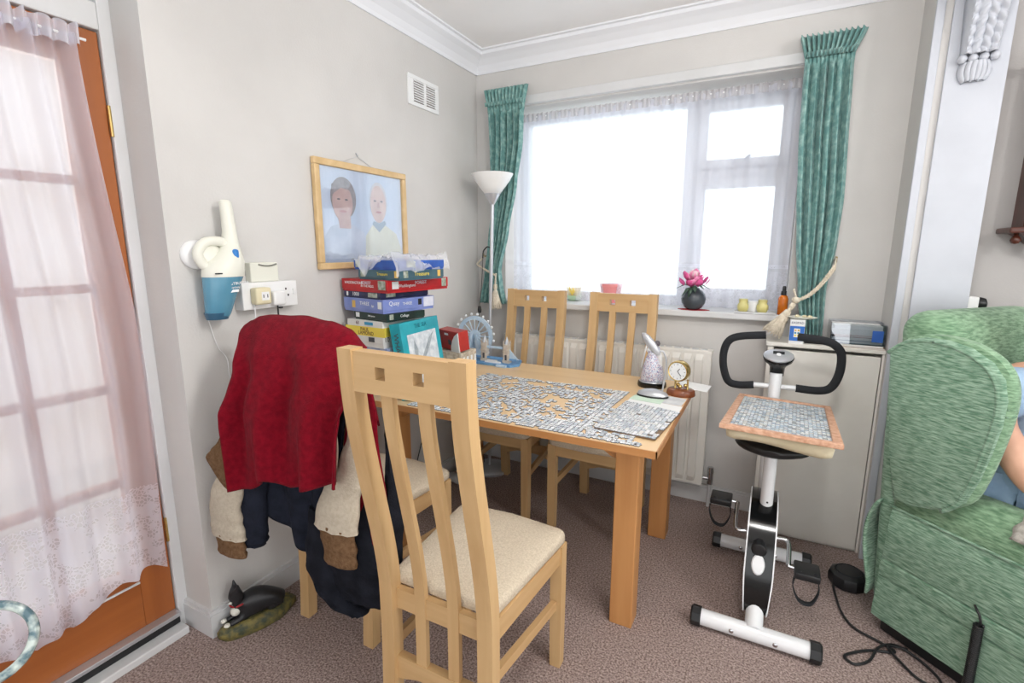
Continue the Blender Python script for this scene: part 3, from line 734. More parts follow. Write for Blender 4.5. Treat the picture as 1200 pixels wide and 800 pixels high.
dk = thing('dark_trousers', 'bundled black trousers hanging lowest at the back of the coat-laden chair', 'trousers', (0.58, -1.75, 0.27), 'clothes on the chair')
bm = new(); sleeve(bm, [(0.60,-1.74,0.66),(0.60,-1.755,0.52),(0.61,-1.76,0.42),(0.62,-1.76,0.33),(0.63,-1.76,0.30)], [(0,0.10),(0.4,0.14),(0.8,0.13),(1,0.10)], [(0,0.02),(0.5,0.055),(1,0.03)], 24); obj('leg_fold', bm, M['dark_cloth'], dk, 60)
bm = new(); sleeve(bm, [(0.50,-1.78,0.58),(0.50,-1.79,0.46),(0.51,-1.79,0.36),(0.56,-1.79,0.29),(0.64,-1.78,0.27)], [(0,0.05),(0.4,0.07),(0.8,0.05),(1,0.03)], [(0,0.02),(0.5,0.035),(1,0.03)], 24); obj('leg_fold', bm, M['dark_cloth'], dk, 60)
bm = new(); sleeve(bm, [(0.725,-1.70,0.86),(0.735,-1.71,0.72),(0.745,-1.72,0.55),(0.735,-1.73,0.40)], [(0,0.010),(0.4,0.018),(1,0.022)], [(0,0.02),(0.5,0.03),(1,0.03)], 14); obj('trailing_leg', bm, M['dark_cloth'], dk, 60)

# ================================================================== exercise bike
X0 = 1.738
bk = thing('exercise_bike', 'white and black upright exercise bike standing in front of the cream cupboard', 'exercise bike', (X0, -0.72, 0))
for y, xa, xb in ((-1.0,1.527,1.948),(-0.43,1.546,1.948)):
    bm = new(); tube(bm, [(xa+0.03,y,0.036),(xb-0.03,y,0.036)], 0.029, 20); st = obj('stabiliser', bm, M['bike_white'], bk, 40)
    for s, x in ((1,xa),(-1,xb)):
        bm = new(); tube(bm, [(x,y,0.036),(x+s*0.006,y,0.036),(x+s*0.036,y,0.036)], [0.031,0.036,0.036], 8); obj('end_cap', bm, M['black'], st)
    for x in (X0-0.07, X0+0.07):
        bm = new(); lathe(bm, [(0,0.004),(0.006,0.003),(0.009,0)], (x,y-0.028,0.036), 10, Matrix.Rotation(PI/2,3,'X')); obj('bolt', bm, M['chrome'], st, 40)
bm = new(); tube(bm, [(X0,-1.0,0.045),(X0,-0.94,0.075),(X0,-0.84,0.15)], 0.03, 16); obj('rear_frame_tube', bm, M['bike_white'], bk, 40)
bm = new(); tube(bm, [(X0,-0.43,0.045),(X0,-0.52,0.12)], 0.028, 16); obj('front_frame_tube', bm, M['bike_white'], bk, 40)
side = [(-0.945,0.085),(-0.935,0.16),(-0.90,0.26),(-0.85,0.35),(-0.78,0.405),(-0.70,0.425),(-0.60,0.41),(-0.51,0.35),(-0.45,0.26),(-0.44,0.17),(-0.47,0.10),(-0.55,0.06),(-0.70,0.05),(-0.85,0.052),(-0.92,0.06)]
sidep = [(p.x,p.y) for p in [Vector((q.x,q.y)) for q in catmull([(a,b,0) for a,b in side], 4, True)]]
bm = new(); prism(bm, sidep, lambda u, v, w: (X0+w*(1.0 if v > 0.2 else 0.75+0.25*max(0,(v-0.05)/0.15)), u, v), -0.047, 0.047, 0.012); obj('fairing', bm, M['black_gloss'], bk, 50)
for s in (-1, 1):
    big = [(-0.69+(u+0.69)*1.004, 0.23+(v-0.23)*1.004) for u, v in sidep]
    bm = new(); prism(bm, big, lambda u, v, w: (X0+s*w*(1.0 if v > 0.2 else 0.78+0.22*max(0,(v-0.05)/0.15)), u, v), 0.045, 0.0495, 0.001); obj('side_shell', bm, M['bike_white'], bk, 50)
sp0, sp1 = Vector((X0+0.008,-0.735,0.31)), Vector((X0+0.006,-0.765,0.665))
bm = new(); tube(bm, [sp0, sp1], 0.0225, 20); post = obj('seat_post', bm, M['bike_white'], bk, 40)
for z in (0.375, 0.40, 0.43):
    t_ = (z-0.31)/0.355; p = sp0.lerp(sp1, t_)
    bm = new(); lathe(bm, [(0,0.001),(0.004,0.001),(0.004,0)], (p.x+0.002,p.y-0.022,p.z), 8, Matrix.Rotation(PI/2,3,'X')); obj('adjuster_hole', bm, M['black'], post)
bm = new(); tube(bm, [sp0.lerp(sp1,0.10), sp0.lerp(sp1,0.14)], 0.031, 20); obj('post_collar', bm, M['black'], bk, 40)
bm = new(); tube(bm, [(X0,-0.80,0.315),(X0,-0.735,0.33)], 0.028, 18); obj('post_socket', bm, M['bike_white'], bk, 40)
bm = new(); tube(bm, [(X0-0.005,-0.83,0.315),(X0-0.005,-0.87,0.305),(X0-0.005,-0.90,0.30),(X0-0.005,-0.905,0.30)], [0.012,0.024,0.026,0.02], 14); obj('adjuster_knob', bm, M['black'], bk, 40)
bm = new(); lathe(bm, [(0,0.006),(0.024,0.005),(0.028,0)], (X0-0.004,-0.915,0.252), 20, Matrix.Rotation(PI/2-0.45,3,'X'), 0.8, 1.3); obj('cover_window', bm, M['bike_white'], bk, 40)
# saddle
bm = new()
rings = []
for t in [i/14 for i in range(15)]:
    y = -0.93+0.36*t; wd = 0.125*(1-0.75*max(0,(t-0.25)/0.75)**0.8)*math.sin(min(1,(t+0.04)*4)*PI/2); hh = 0.035*math.sin(min(1,(t+0.05)*5)*PI/2)
    rings.append([Vector((X0+0.006+wd*math.cos(2*PI*k/20), y, 0.690+hh*math.sin(2*PI*k/20)*(1.0 if math.sin(2*PI*k/20) < 0 else 0.5))) for k in range(20)])
loft(bm, rings); obj('saddle', bm, M['black'], bk, 60)
# handlebar post and console
bm = new(); tube(bm, [(1.738,-0.46,0.34),(1.738,-0.425,0.52),(1.742,-0.385,0.853)], 0.0245, 20); obj('handlebar_post', bm, M['bike_white'], bk, 40)
bm = new(); lathe(bm, [(0,0.003),(0.008,0.002),(0.009,0)], (1.742,-0.402,0.730), 12, Matrix.Rotation(PI/2,3,'X')); obj('post_bolt', bm, M['silver'], bk, 40)
for s, pts in ((-1, [(1.658,-0.385,0.791),(1.593,-0.385,0.783),(1.552,-0.387,0.798),(1.529,-0.390,0.864),(1.527,-0.396,0.934),(1.546,-0.401,0.985),(1.593,-0.406,1.008),(1.688,-0.412,1.021)]),
               (1, [(1.821,-0.385,0.796),(1.905,-0.385,0.796),(1.948,-0.387,0.817),(1.970,-0.390,0.881),(1.969,-0.396,0.956),(1.948,-0.401,0.993),(1.905,-0.406,1.013),(1.808,-0.412,1.023)])):
    bm = new(); tube(bm, catmull(pts, 6), 0.0165, 14); g = obj('handlebar_grip', bm, M['foam'], bk, 50)
    bm = new(); tube(bm, [(1.742,-0.385,0.794),pts[0]], 0.011, 12); obj('handlebar_stub', bm, M['bike_white'], bk, 50)
bm = new(); lathe(bm, [(0,-0.075),(0.028,-0.075),(0.03,-0.03),(0.038,-0.012),(0.056,0.008),(0.06,0.024),(0.055,0.03),(0,0.03)], (1.744,-0.390,0.907), 28, Matrix.Rotation(0.5,3,'X'), 1.0, 0.72); con = obj('console', bm, M['black_gloss'], bk, 40)
bm = new(); lathe(bm, [(0.058,0.028),(0.058,0.034),(0.05,0.037),(0,0.037)], (1.744,-0.390,0.907), 28, Matrix.Rotation(0.5,3,'X'), 1.0, 0.72); obj('console_bezel', bm, M['silver'], con, 40)
bm = new(); box(bm, -0.022, 0.022, 0.004, 0.022, 0.037, 0.0385); 
for v in bm.verts: v.co = Matrix.Rotation(0.5,3,'X') @ v.co + Vector((1.744,-0.390,0.907))
obj('display', bm, M['black'], con)
bm = new(); lathe(bm, [(0.009,0.036),(0.009,0.040),(0,0.041)], (1.744,-0.390,0.907), 14, Matrix.Rotation(0.5,3,'X')@Matrix.Identity(3)); obj('console_button', bm, M['white'], con, 40)
# cranks and pedals
def crank(s, ax, end, ped):
    bm = new(); tube(bm, catmull([ax, (end[0]-s*0.008, ax[1], ax[2]), (end[0],ax[1]+(end[1]-ax[1])*0.3, ax[2]+(end[2]-ax[2])*0.3), end], 5), 0.0085, 10); obj('crank', bm, M['chrome'], bk, 50)
    px, py, pz = ped
    bm = new(); tube(bm, [end, (px,py,pz)], 0.006, 8); obj('pedal_axle', bm, M['chrome'], bk)
    bm = new(); box(bm, px-0.042, px+0.042, py-0.045, py+0.045, pz-0.014, pz+0.014, 0.006); p = obj('pedal', bm, M['black'], bk, 40)
    bm = new()
    for k in (-1, 1): 
        lathe(bm, [(0,0.002),(0.005,0.0015),(0.006,0)], (px+k*0.025,py-0.03,pz+0.014), 8)
    obj('pedal_reflector', bm, M['foam'], p)
    bm = new(); pts = catmull([(px-0.036,py-0.02,pz-0.008),(px-0.042,py-0.03,pz-0.05),(px-0.02,py-0.04,pz-0.095),(px+0.018,py-0.04,pz-0.10),(px+0.040,py-0.03,pz-0.055),(px+0.036,py-0.02,pz-0.008)], 6)
    a = [Vector(q)+Vector((0,-0.012,0)) for q in pts]; b = [Vector(q)+Vector((0,0.012,0)) for q in pts]
    va = [bm.verts.new(q) for q in a]; vb = [bm.verts.new(q) for q in b]
    for i in range(len(pts)-1): bm.faces.new((va[i], va[i+1], vb[i+1], vb[i]))
    obj('toe_strap', bm, M['foam'], p, 180, solid=0.003)
crank(1, (1.79,-0.71,0.262), (1.838,-0.79,0.205), (1.898,-0.80,0.205))
crank(-1, (1.686,-0.71,0.262), (1.642,-0.60,0.325), (1.578,-0.60,0.328))

# cushion and framed jigsaw board on the saddle
cu = thing('beige_cushion', 'flat beige cushion squashed between the bike saddle and the framed jigsaw', 'cushion', (1.765,-0.72,0.7))
TILT = Matrix.Translation((1.765,-0.715,0.762)) @ Matrix.Rotation(math.radians(-2.5),4,'Z') @ Matrix.Rotation(math.radians(-3.2),4,'X') @ Matrix.Rotation(math.radians(1.0),4,'Y')
bm = new(); rings = []
for z, sc in ((-0.062,0.70),(-0.058,0.86),(-0.045,0.95),(-0.025,0.97),(-0.010,0.93)):
    rings.append([TILT @ Vector(((0.168*sc+0.01*math.sin(5*a))*max(-1,min(1,1.35*math.cos(a))), (0.262*sc)*max(-1,min(1,1.35*math.sin(a))), z+0.008*math.sin(3*a+1)*(1 if z < -0.03 else 0))) for a in [2*PI*k/48 for k in range(48)]])
loft(bm, rings); obj('cushion_body', bm, mat('cushion_cloth', (222,212,182), 0.9, col2=(208,196,164), nscale=12, bump=0.3, bscale=40), cu, 60)
bd = thing('framed_jigsaw', 'blue finished jigsaw in a pinkish wood frame lying on the exercise bike seat', 'jigsaw', (1.765,-0.715,0.755))
M['pink_wood'] = mat('carved_pink_wood', (214,172,144), 0.5, col2=(190,142,112), nscale=60, bump=0.4, bscale=150)
hw, hl, fw_ = 0.177, 0.278, 0.024
def trap(y): return hw*(1.03-0.06*(y+hl)/(2*hl))
def fr_side(poly):
    bm = new(); prism(bm, poly, lambda u, v, w: TILT @ Vector((u, v, w)), -0.010, 0.008, 0.003); return bm
i0, i1 = hw-fw_, hl-fw_
a_, b_, c_, d_ = (-trap(-hl),-hl),(trap(-hl),-hl),(trap(hl),hl),(-trap(hl),hl)
e_, f_, g_, h_ = (-i0,-i1),(i0,-i1),(i0*0.97,i1),(-i0*0.97,i1)
for poly in ((a_,b_,f_,e_),(b_,c_,g_,f_),(c_,d_,h_,g_),(d_,a_,e_,h_)): obj('frame_side', fr_side(poly), M['pink_wood'], bd)
bm = new(); prism(bm, (e_,f_,g_,h_), lambda u, v, w: TILT @ Vector((u, v, w)), -0.009, 0.0); obj('backing_board', bm, M['paper_grey'], bd)

# ================================================================== jigsaw pieces
def piece_poly(p, seed, jit=0.0):
    """outline of one jigsaw piece with knobs on two sides and sockets on the others"""
    rnd = random.Random(seed); h = p/2; k = p*0.16; kw = p*0.15
    sgn = [1,-1,1,-1] if rnd.random() < 0.5 else [-1,1,-1,1]
    pts = []
    for s_ in range(4):
        a = s_*PI/2; ca, sa = math.cos(a), math.sin(a)
        for (u, v) in ((-h,-h),(-kw*0.7,-h),(-kw,-h-sgn[s_]*k),(kw,-h-sgn[s_]*k),(kw*0.7,-h)):
            pts.append((u*ca-v*sa, u*sa+v*ca))
    return pts
def add_piece(bm, mtx, poly, t):
    top = [bm.verts.new(mtx @ Vector((x, y, t))) for x, y in poly]; bot = [bm.verts.new(mtx @ Vector((x*1.03, y*1.03, 0))) for x, y in poly]
    bm.faces.new(top); n = len(poly)
    for i in range(n): bm.faces.new((bot[i], bot[(i+1) % n], top[(i+1) % n], top[i])).material_index = 1
def stuff_part(o): o['kind'] = 'stuff'; return o
M['pieces'] = piece_mat('jigsaw_pieces', [(216,221,226),(196,207,217),(230,233,236),(182,197,210),(222,220,214),(206,211,214),(170,184,198),(234,236,238)])
M['pieces_blue'] = piece_mat('jigsaw_pieces_blue', [(150,190,214),(198,214,222),(120,160,190),(222,226,228),(206,204,192),(170,196,210),(140,150,150),(228,230,226)])
P4 = [piece_poly(0.0160, s) for s in range(6)]
# finished jigsaw in the frame
bm = new(); nx, ny = 24, 38
for i in range(nx):
    for j in range(ny):
        if random.random() < 0.012: continue
        x = (i+0.5)/nx*2-1; y = (j+0.5)/ny*2-1
        sx_ = 2*i0/nx
        add_piece(bm, TILT @ Matrix.Translation((x*i0*(0.985-0.015*y), y*i1, 0.0)) @ Matrix.Scale(0.90,4), piece_poly(sx_, (i+j) % 2), 0.0022)
stuff_part(obj('jigsaw_pieces', bm, [M['pieces_blue'], M['piece_edge_shade']], bd))
# big unfinished jigsaw on the table
jz = thing('unfinished_jigsaw', 'large half-finished pale jigsaw spread over the middle of the table', 'jigsaw', (0.78,-0.93,TZ))
cells = []; pit = 0.0185
def fill(x, y):
    if x > 1.105: return 1.0
    if y < -1.205: return 0.94
    if y > -0.66: return 0.85
    if x > 0.9 and y < -1.1: return 0.95
    d = math.sin(x*13+2)*math.cos(y*11+1)+0.6*math.sin(x*29+y*17)
    base = 0.80 if d > -0.35 else 0.35
    if y > -0.75 and x > 0.75: base *= 0.72
    if x < 0.62 and y < -0.85: base *= 0.75
    return base
for i in range(40):
    for j in range(33):
        x = 0.40+(i+0.5)*pit+0.0; y = -1.236+(j+0.5)*pit
        x += 0.028*(y+1.236)/0.61
        if random.random() > fill(x, y): continue
        solid_ = fill(x, y) > 0.9
        cells.append((x, y, solid_))
cells.sort(key=lambda c: (c[0]-1.69)**2+(c[1]+2.776)**2)
near = [c for c in cells]
vis = cells[:300]; rest = cells[300:]
variants = []
for k in range(6):
    me_b = new(); add_piece(me_b, Matrix.Identity(4), P4[k], 0.003); me = bpy.data.meshes.new('puzzle_piece'); me_b.to_mesh(me); me_b.free(); me.materials.append(M['pieces']); me.materials.append(M['piece_edge_shade']); variants.append(me)
def jit(s_): return (0 if s_ else random.uniform(-0.004,0.004), 0 if s_ else random.uniform(-0.004,0.004), 0.0 if s_ else random.uniform(-0.5,0.5))
for (x, y, s_) in vis:
    o = bpy.data.objects.new('puzzle_piece', variants[random.randrange(6)]); COL.objects.link(o); o.parent = jz
    dx, dy, rz = jit(s_); o.location = (x+dx-0.78, y+dy+0.93, 0.0002+random.uniform(0,0.0006)); o.rotation_euler = (0,0,rz+random.randrange(4)*PI/2)
bm = new()
for (x, y, s_) in rest:
    dx, dy, rz = jit(s_)
    add_piece(bm, Matrix.Translation((x+dx,y+dy,TZ+0.0002+random.uniform(0,0.0006))) @ Matrix.Rotation(rz+random.randrange(4)*PI/2,4,'Z'), P4[random.randrange(6)], 0.003)
stuff_part(obj('puzzle_pieces_beyond', bm, [M['pieces'], M['piece_edge_shade']], jz))
# loose strip at the table edge, under the board
ls = thing('loose_puzzle_pieces', 'strip of loose pale jigsaw pieces along the front right corner of the table', 'jigsaw pieces', (1.25,-1.15,TZ))
bm = new()
for i in range(15):
    for j in range(22):
        x = 1.142+(i+0.5)*0.0165; y = -1.236+(j+0.5)*0.0165
        if x > 1.36 or (x > 1.33-0.1*0 and y > -1.2) : continue
        if y > -1.155 and x > 1.165+0.02*(j % 3): continue
        if y > -0.86 or random.random() < 0.18: continue
        add_piece(bm, Matrix.Translation((x+random.uniform(-.003,.003),y+random.uniform(-.003,.003),TZ+0.0003)) @ Matrix.Rotation(random.uniform(-.6,.6),4,'Z'), P4[random.randrange(6)], 0.003)
stuff_part(obj('pieces', bm, [M['pieces'], M['piece_edge_shade']], ls))
# board with a block of pieces at the right end, lying on a white sheet
def quad_slab(name, q, z0, z1, m, parent=None):
    bm = new(); a = [bm.verts.new((x,y,z0)) for x, y in q]; b = [bm.verts.new((x,y,z1)) for x, y in q]
    bm.faces.new(a[::-1]); bm.faces.new(b)
    for i in range(len(q)): bm.faces.new((a[i], a[(i+1) % len(q)], b[(i+1) % len(q)], b[i]))
    return obj(name, bm, m, parent)
o = quad_slab('paper_sheet', [(1.195,-0.70),(1.412,-0.735),(1.408,-0.90),(1.18,-0.89)], TZ+0.0004, TZ+0.0012, M['paper']); tag(o, 'blank white paper sheet partly under the jigsaw board at the table end', 'paper')
jb = thing('jigsaw_board', 'thin board of tightly packed grey jigsaw pieces at the right end of the table', 'jigsaw', (1.29,-0.97,TZ))
Q = [Vector((1.172,-1.145)),Vector((1.390,-1.160)),Vector((1.418,-0.835)),Vector((1.192,-0.775))]
quad_slab('board', [tuple(v) for v in Q], TZ+0.003, TZ+0.006, M['frame_side'], jb)
bm = new(); nx, ny = 13, 20
for i in range(nx):
    for j in range(ny):
        u, v = (i+0.5)/nx, (j+0.5)/ny
        if (i > nx-2 and j in (3,4,5,11)) or random.random() < 0.01: continue
        p = Q[0].lerp(Q[1],u).lerp(Q[3].lerp(Q[2],u), v)
        add_piece(bm, Matrix.Translation((p.x,p.y,TZ+0.006)) @ Matrix.Rotation(0.04+random.uniform(-.05,.05)+random.randrange(4)*PI/2,4,'Z'), P4[random.randrange(6)], 0.003)
stuff_part(obj('pieces', bm, [M['pieces'], M['piece_edge_shade']], jb))
# ================================================================== armchair (frame: s forward along its side, o across, z up)
A0 = Vector((2.110,-0.713,0)); AF = Vector((0.7225,-0.6913,0)); AB = Vector((0.6913,0.7225,0))
def ac(s, o, z): return A0+AF*s+AB*o+Vector((0,0,z))
AW = 0.76
arm = thing('green_armchair', 'green textured upholstered wing recliner armchair at the right edge', 'armchair', ac(0.35,0.38,0))
def mirror(o): return AW-o
def acbox(bm, s0, s1, o0, o1, z0, z1, bev, seg=4, warp=None):
    vs = box(bm, s0, s1, o0, o1, z0, z1, bev, seg)
    for v in vs:
        c = v.co.copy()
        if warp: c = warp(c)
        v.co = ac(c.x, c.y, c.z)
for side_, f in (('near', lambda o: o), ('far', mirror)):
    # pleated outer side panel: three overlapping horizontal bands
    prof = [(0.0,0.06),(-0.004,0.10),(-0.002,0.222),(0.006,0.228),(-0.006,0.232),(-0.010,0.26),(-0.006,0.288),(0.004,0.294),(-0.003,0.298),(-0.006,0.36),(0.0,0.47),(0.012,0.495),(0.07,0.50),(0.07,0.06)]
    bm = new(); rings = []
    for s_, tk in ((0.0,0.6),(0.012,0.96),(0.03,1.0),(0.4,1.0),(0.74,1.0),(0.77,0.9),(0.785,0.5)):
        rings.append([ac(s_ + (0.022*(z-0.06)/0.43 if s_ < 0.02 else 0), f(0.07-(0.07-o)*tk), z) for o, z in prof])
    loft(bm, rings); sp = obj('side_panel', bm, M['green_up'], arm, 40)
    bm = new(); tube(bm, [ac(0.02+0.02*k, f(0.006), 0.493) for k in range(38)], 0.005, 8); obj('piping', bm, M['green_up'], sp, 180)
    # rounded arm pad
    pf = [(0.010,0.49),(0.012,0.53),(0.03,0.575),(0.065,0.605),(0.11,0.615),(0.155,0.60),(0.185,0.565),(0.195,0.52),(0.195,0.40),(0.06,0.40)]
    bm = new(); rings = []
    for s_, k in ((0.02,0.85),(0.04,1.0),(0.4,1.0),(0.70,1.0),(0.75,0.93),(0.775,0.75)):
        rings.append([ac(s_, f(0.105+(o-0.105)*k), 0.49+(z-0.49)*k) for o, z in pf])
    loft(bm, rings); obj('arm_pad', bm, M['green_top'], arm, 60)
    # wing
    wp = [(0.035,0.528),(0.09,0.533),(0.15,0.548),(0.20,0.572),(0.238,0.615),(0.262,0.70),(0.278,0.79),(0.290,0.88),(0.292,0.955),(0.278,1.015),(0.245,1.058),(0.19,1.090),(0.125,1.105),(0.06,1.104),(0.0,1.085),(-0.045,1.045),(-0.02,0.88),(0.005,0.70)]
    bm = new(); prism(bm, wp, lambda u, v, w: ac(u, f(w), v), -0.018, 0.042, 0.016); wg = obj('wing', bm, M['green_up'], arm, 50)
    rim = catmull([(u,v,0) for u, v in wp[3:16]], 4)
    bm = new(); tube(bm, [ac(p.x-0.018*(1 if p.x > 0.1 else 0), f(-0.014), p.y-0.012) for p in rim], 0.007, 8); obj('wing_piping', bm, M['green_up'], wg, 180)
    bm = new(); loft(bm, [[ac(p.x+a, f(o), p.y+b) for a, o, b in ((-0.008,-0.006,-0.008),(0.008,0.0,0.008),(0.012,0.018,0.010),(0.008,0.036,0.008),(-0.008,0.042,-0.008))] for p in rim]); obj('wing_border', bm, M['green_top'], wg, 60)
    for k in range(2):
        bm = new(); tube(bm, [ac(0.294,f(-0.004),0.93-k*0.02), ac(0.304,f(0.018),0.932-k*0.02), ac(0.294,f(0.04),0.934-k*0.02)], 0.0025, 6); obj('gather', bm, M['green_up'], wg)
def lean(c): c.x -= 0.10*(c.z-0.45); return c
bm = new(); acbox(bm, 0.0, 0.12, 0.09, AW-0.09, 0.42, 0.80, 0.05, 5, lean); obj('back_cushion', bm, M['green_top'], arm, 60)
bm = new(); acbox(bm, -0.04, 0.145, 0.075, AW-0.075, 0.78, 1.175, 0.085, 6, lean); obj('head_cushion', bm, M['green_top'], arm, 60)
bm = new(); acbox(bm, -0.015, 0.06, 0.02, AW-0.02, 0.10, 1.06, 0.03, 3, lambda c: (lean(c) if c.z > 0.45 else c)); obj('back_panel', bm, M['green_up'], arm, 60)
bm = new(); acbox(bm, 0.15, 0.79, 0.19, AW-0.19, 0.31, 0.46, 0.05, 5); obj('seat_cushion', bm, M['green_top'], arm, 60)
bm = new(); acbox(bm, 0.72, 0.77, 0.18, AW-0.18, 0.07, 0.33, 0.02, 3); obj('front_panel', bm, M['green_up'], arm, 60)
bm = new(); acbox(bm, 0.03, 0.74, 0.03, AW-0.03, 0.0, 0.10, 0.005, 1); obj('shadow_plinth', bm, M['black'], arm)  # black base standing in for the shadow under the chair
def flap(u, v):
    z = 0.50-0.37*v
    return ac(-0.008-0.034*math.sin(PI*min(1,v*1.15)**0.8)-0.01*math.sin(u*14), -0.012+u*0.74, z+0.012*math.sin(u*9)*v)
bm = new(); grid(bm, flap, 40, 16); obj('back_flap', bm, M['green_up'], arm, 180, solid=0.008)
bm = new(); n = 260
tube(bm, [ac(0.33+0.011*math.cos(i*0.9), -0.022+0.011*math.sin(i*0.9), 0.27-0.245*i/n) for i in range(n+1)], 0.0032, 6)
tube(bm, [ac(0.335,-0.022,0.27), ac(0.325,-0.016,0.295), ac(0.305,-0.008,0.315)], 0.0035, 6)
tag(obj('coiled_cord', bm, M['black'], None, 180), 'black coiled handset cord hanging down the side of the green armchair', 'cord')
# grey cloth cover over the arm
def cover(u, v):
    s_ = 0.345+0.30*u; a = -1.25+2.5*v
    return ac(s_+0.004*math.sin(v*30)*(1 if u < 0.03 else 0), 0.105+0.103*math.sin(a), 0.515+0.104*math.cos(a*0.92))
bm = new(); grid(bm, cover, 20, 24); tag(obj('arm_cover', bm, mat('grey_lace', (176,172,164), 0.95, col2=(150,146,138), nscale=60, bump=0.4), None, 180, solid=0.004), 'grey patterned cloth cover over the green chair arm', 'arm cover')

# ================================================================== person in the armchair (only a shoulder and arm show in the photo)
def skin_mesh(name, verts, edges, radii, material, parent=None, sub=2, rootv=0):
    me = bpy.data.meshes.new(name)
    org = root_loc(parent) if parent else Vector(verts[0])
    me.from_pydata([tuple(Vector(v)-org) for v in verts], edges, [])
    o = bpy.data.objects.new(name, me); COL.objects.link(o)
    if parent: o.parent = parent
    else: o.location = org
    md = o.modifiers.new('skin', 'SKIN'); md.use_smooth_shade = True
    for i, r in enumerate(radii):
        sv = me.skin_vertices[0].data[i]; sv.radius = r if isinstance(r, tuple) else (r, r); sv.use_root = (i == rootv)
    ss = o.modifiers.new('sub', 'SUBSURF'); ss.levels = sub; ss.render_levels = sub
    me.materials.append(material)
    return o
def skin_real(name, verts, edges, radii, material, parent=None, rootv=0):
    """same, but baked to a plain mesh"""
    o = skin_mesh(name, verts, edges, radii, material, parent, 2, rootv)
    dg = bpy.context.evaluated_depsgraph_get(); dg.update()
    me = bpy.data.meshes.new_from_object(o.evaluated_get(dg)); o.modifiers.clear(); old = o.data; o.data = me; bpy.data.meshes.remove(old)
    for p in me.polygons: p.use_smooth = True
    if not me.materials: me.materials.append(material)
    return o
M['skin'] = mat('skin', (214,168,142), 0.55, col2=(204,156,130), nscale=14)
M['shirt'] = mat('pale_blue_shirt', (150,178,206), 0.9, col2=(164,190,214), nscale=20, bump=0.3, bscale=160)
M['trousers'] = mat('pale_denim', (142,170,200), 0.9, col2=(156,182,208), nscale=20, bump=0.3, bscale=160)
M['hair'] = mat('grey_hair', (150,140,132), 0.8, col2=(120,110,104), nscale=60)
pe = thing('person', 'seated person in a pale blue short-sleeved top in the green armchair', 'person', ac(0.34,0.39,0.46))
V = []; E_ = []; Rr = []
PS, PO = 0.10, 0.055
def add(p, r, par=None):
    V.append(ac(p[0]-PS, p[1]-PO, p[2])); Rr.append(r); i = len(V)-1
    if par is not None: E_.append((par, i))
    return i
pelvis = add((0.36,0.39,0.56), (0.15,0.12)); waist = add((0.315,0.385,0.70), (0.145,0.11), pelvis); chest = add((0.30,0.38,0.87), (0.155,0.115), waist)
neckb = add((0.315,0.385,1.02), (0.07,0.065), chest); neck = add((0.335,0.39,1.09), (0.052,0.052), neckb); chin = add((0.35,0.39,1.15), (0.05,0.05), neck)
for s in (-1, 1):
    sh = add((0.30,0.39+s*0.165,0.955), (0.062,0.06), chest); ua = add((0.295,0.39+s*0.205,0.86), (0.052,0.052), sh); el = add((0.42,0.39+s*0.215,0.70), (0.042,0.042), ua)
    fa = add((0.50,0.39+s*0.195,0.665), (0.037,0.037), el); wr = add((0.575,0.39+s*0.15,0.645), (0.026,0.03), fa); pa = add((0.65,0.39+s*0.12,0.64), (0.02,0.038), wr)
    for k, (o_, L) in enumerate(((-0.03,0.075),(-0.01,0.088),(0.011,0.082),(0.03,0.062))):
        f1 = add((0.685,0.39+s*0.12+o_,0.638), (0.0095,0.0095), pa); f2 = add((0.685+L*0.55,0.39+s*0.115+o_,0.632), (0.009,0.009), f1); add((0.685+L,0.39+s*0.11+o_,0.612), (0.0075,0.0075), f2)
    t1 = add((0.625,0.39+s*0.075,0.648), (0.011,0.011), wr); add((0.665,0.39+s*0.055,0.645), (0.009,0.009), t1)
    hip = add((0.42,0.39+s*0.09,0.555), (0.09,0.085), pelvis); kn = add((0.82,0.39+s*0.11,0.565), (0.062,0.065), hip); an = add((0.90,0.39+s*0.11,0.12), (0.040,0.042), kn); toe = add((1.06,0.39+s*0.12,0.04), (0.034,0.04), an)
body = skin_real('body', V, E_, Rr, M['skin'], pe)
def blob(bm, p, rs, ro, rz, rl):
    n1, n2 = 24, 16; c = Vector(p); rings = []
    for i in range(n2+1):
        t = PI*i/n2
        if i in (0, n2): rings.append([bm.verts.new(ac(c.x, c.y, c.z-rz*math.cos(t))-rl)])
        else: rings.append([bm.verts.new(ac(c.x+rs*math.sin(t)*math.cos(2*PI*k/n1), c.y+ro*math.sin(t)*math.sin(2*PI*k/n1), c.z-rz*math.cos(t))-rl) for k in range(n1)])
    for x, y in zip(rings, rings[1:]):
        for k in range(n1):
            k2 = (k+1) % n1
            if len(x) == 1: bm.faces.new((x[0], y[k2], y[k]))
            elif len(y) == 1: bm.faces.new((x[k], x[k2], y[0]))
            else: bm.faces.new((x[k], x[k2], y[k2], y[k]))
hs, ho = 0.375-PS, 0.39-PO
bm = new(); rl = pe.location
blob(bm, (hs-0.022, ho, 1.12), 0.055, 0.052, 0.10, rl)      # neck
blob(bm, (hs-0.01, ho, 1.262), 0.098, 0.077, 0.095, rl)      # skull
blob(bm, (hs+0.018, ho, 1.19), 0.068, 0.060, 0.078, rl)      # face and jaw
blob(bm, (hs+0.090, ho, 1.20), 0.018, 0.013, 0.024, rl)      # nose
for sd in (-1, 1): blob(bm, (hs-0.005, ho+sd*0.078, 1.212), 0.020, 0.010, 0.030, rl)   # ears
blob(bm, (hs+0.070, ho, 1.238), 0.020, 0.045, 0.010, rl)     # brow
blob(bm, (hs+0.076, ho, 1.158), 0.012, 0.024, 0.010, rl)     # lips
bmesh.ops.recalc_face_normals(bm, faces=bm.faces[:]); hme = bpy.data.meshes.new('head_shape'); bm.to_mesh(hme); bm.free()
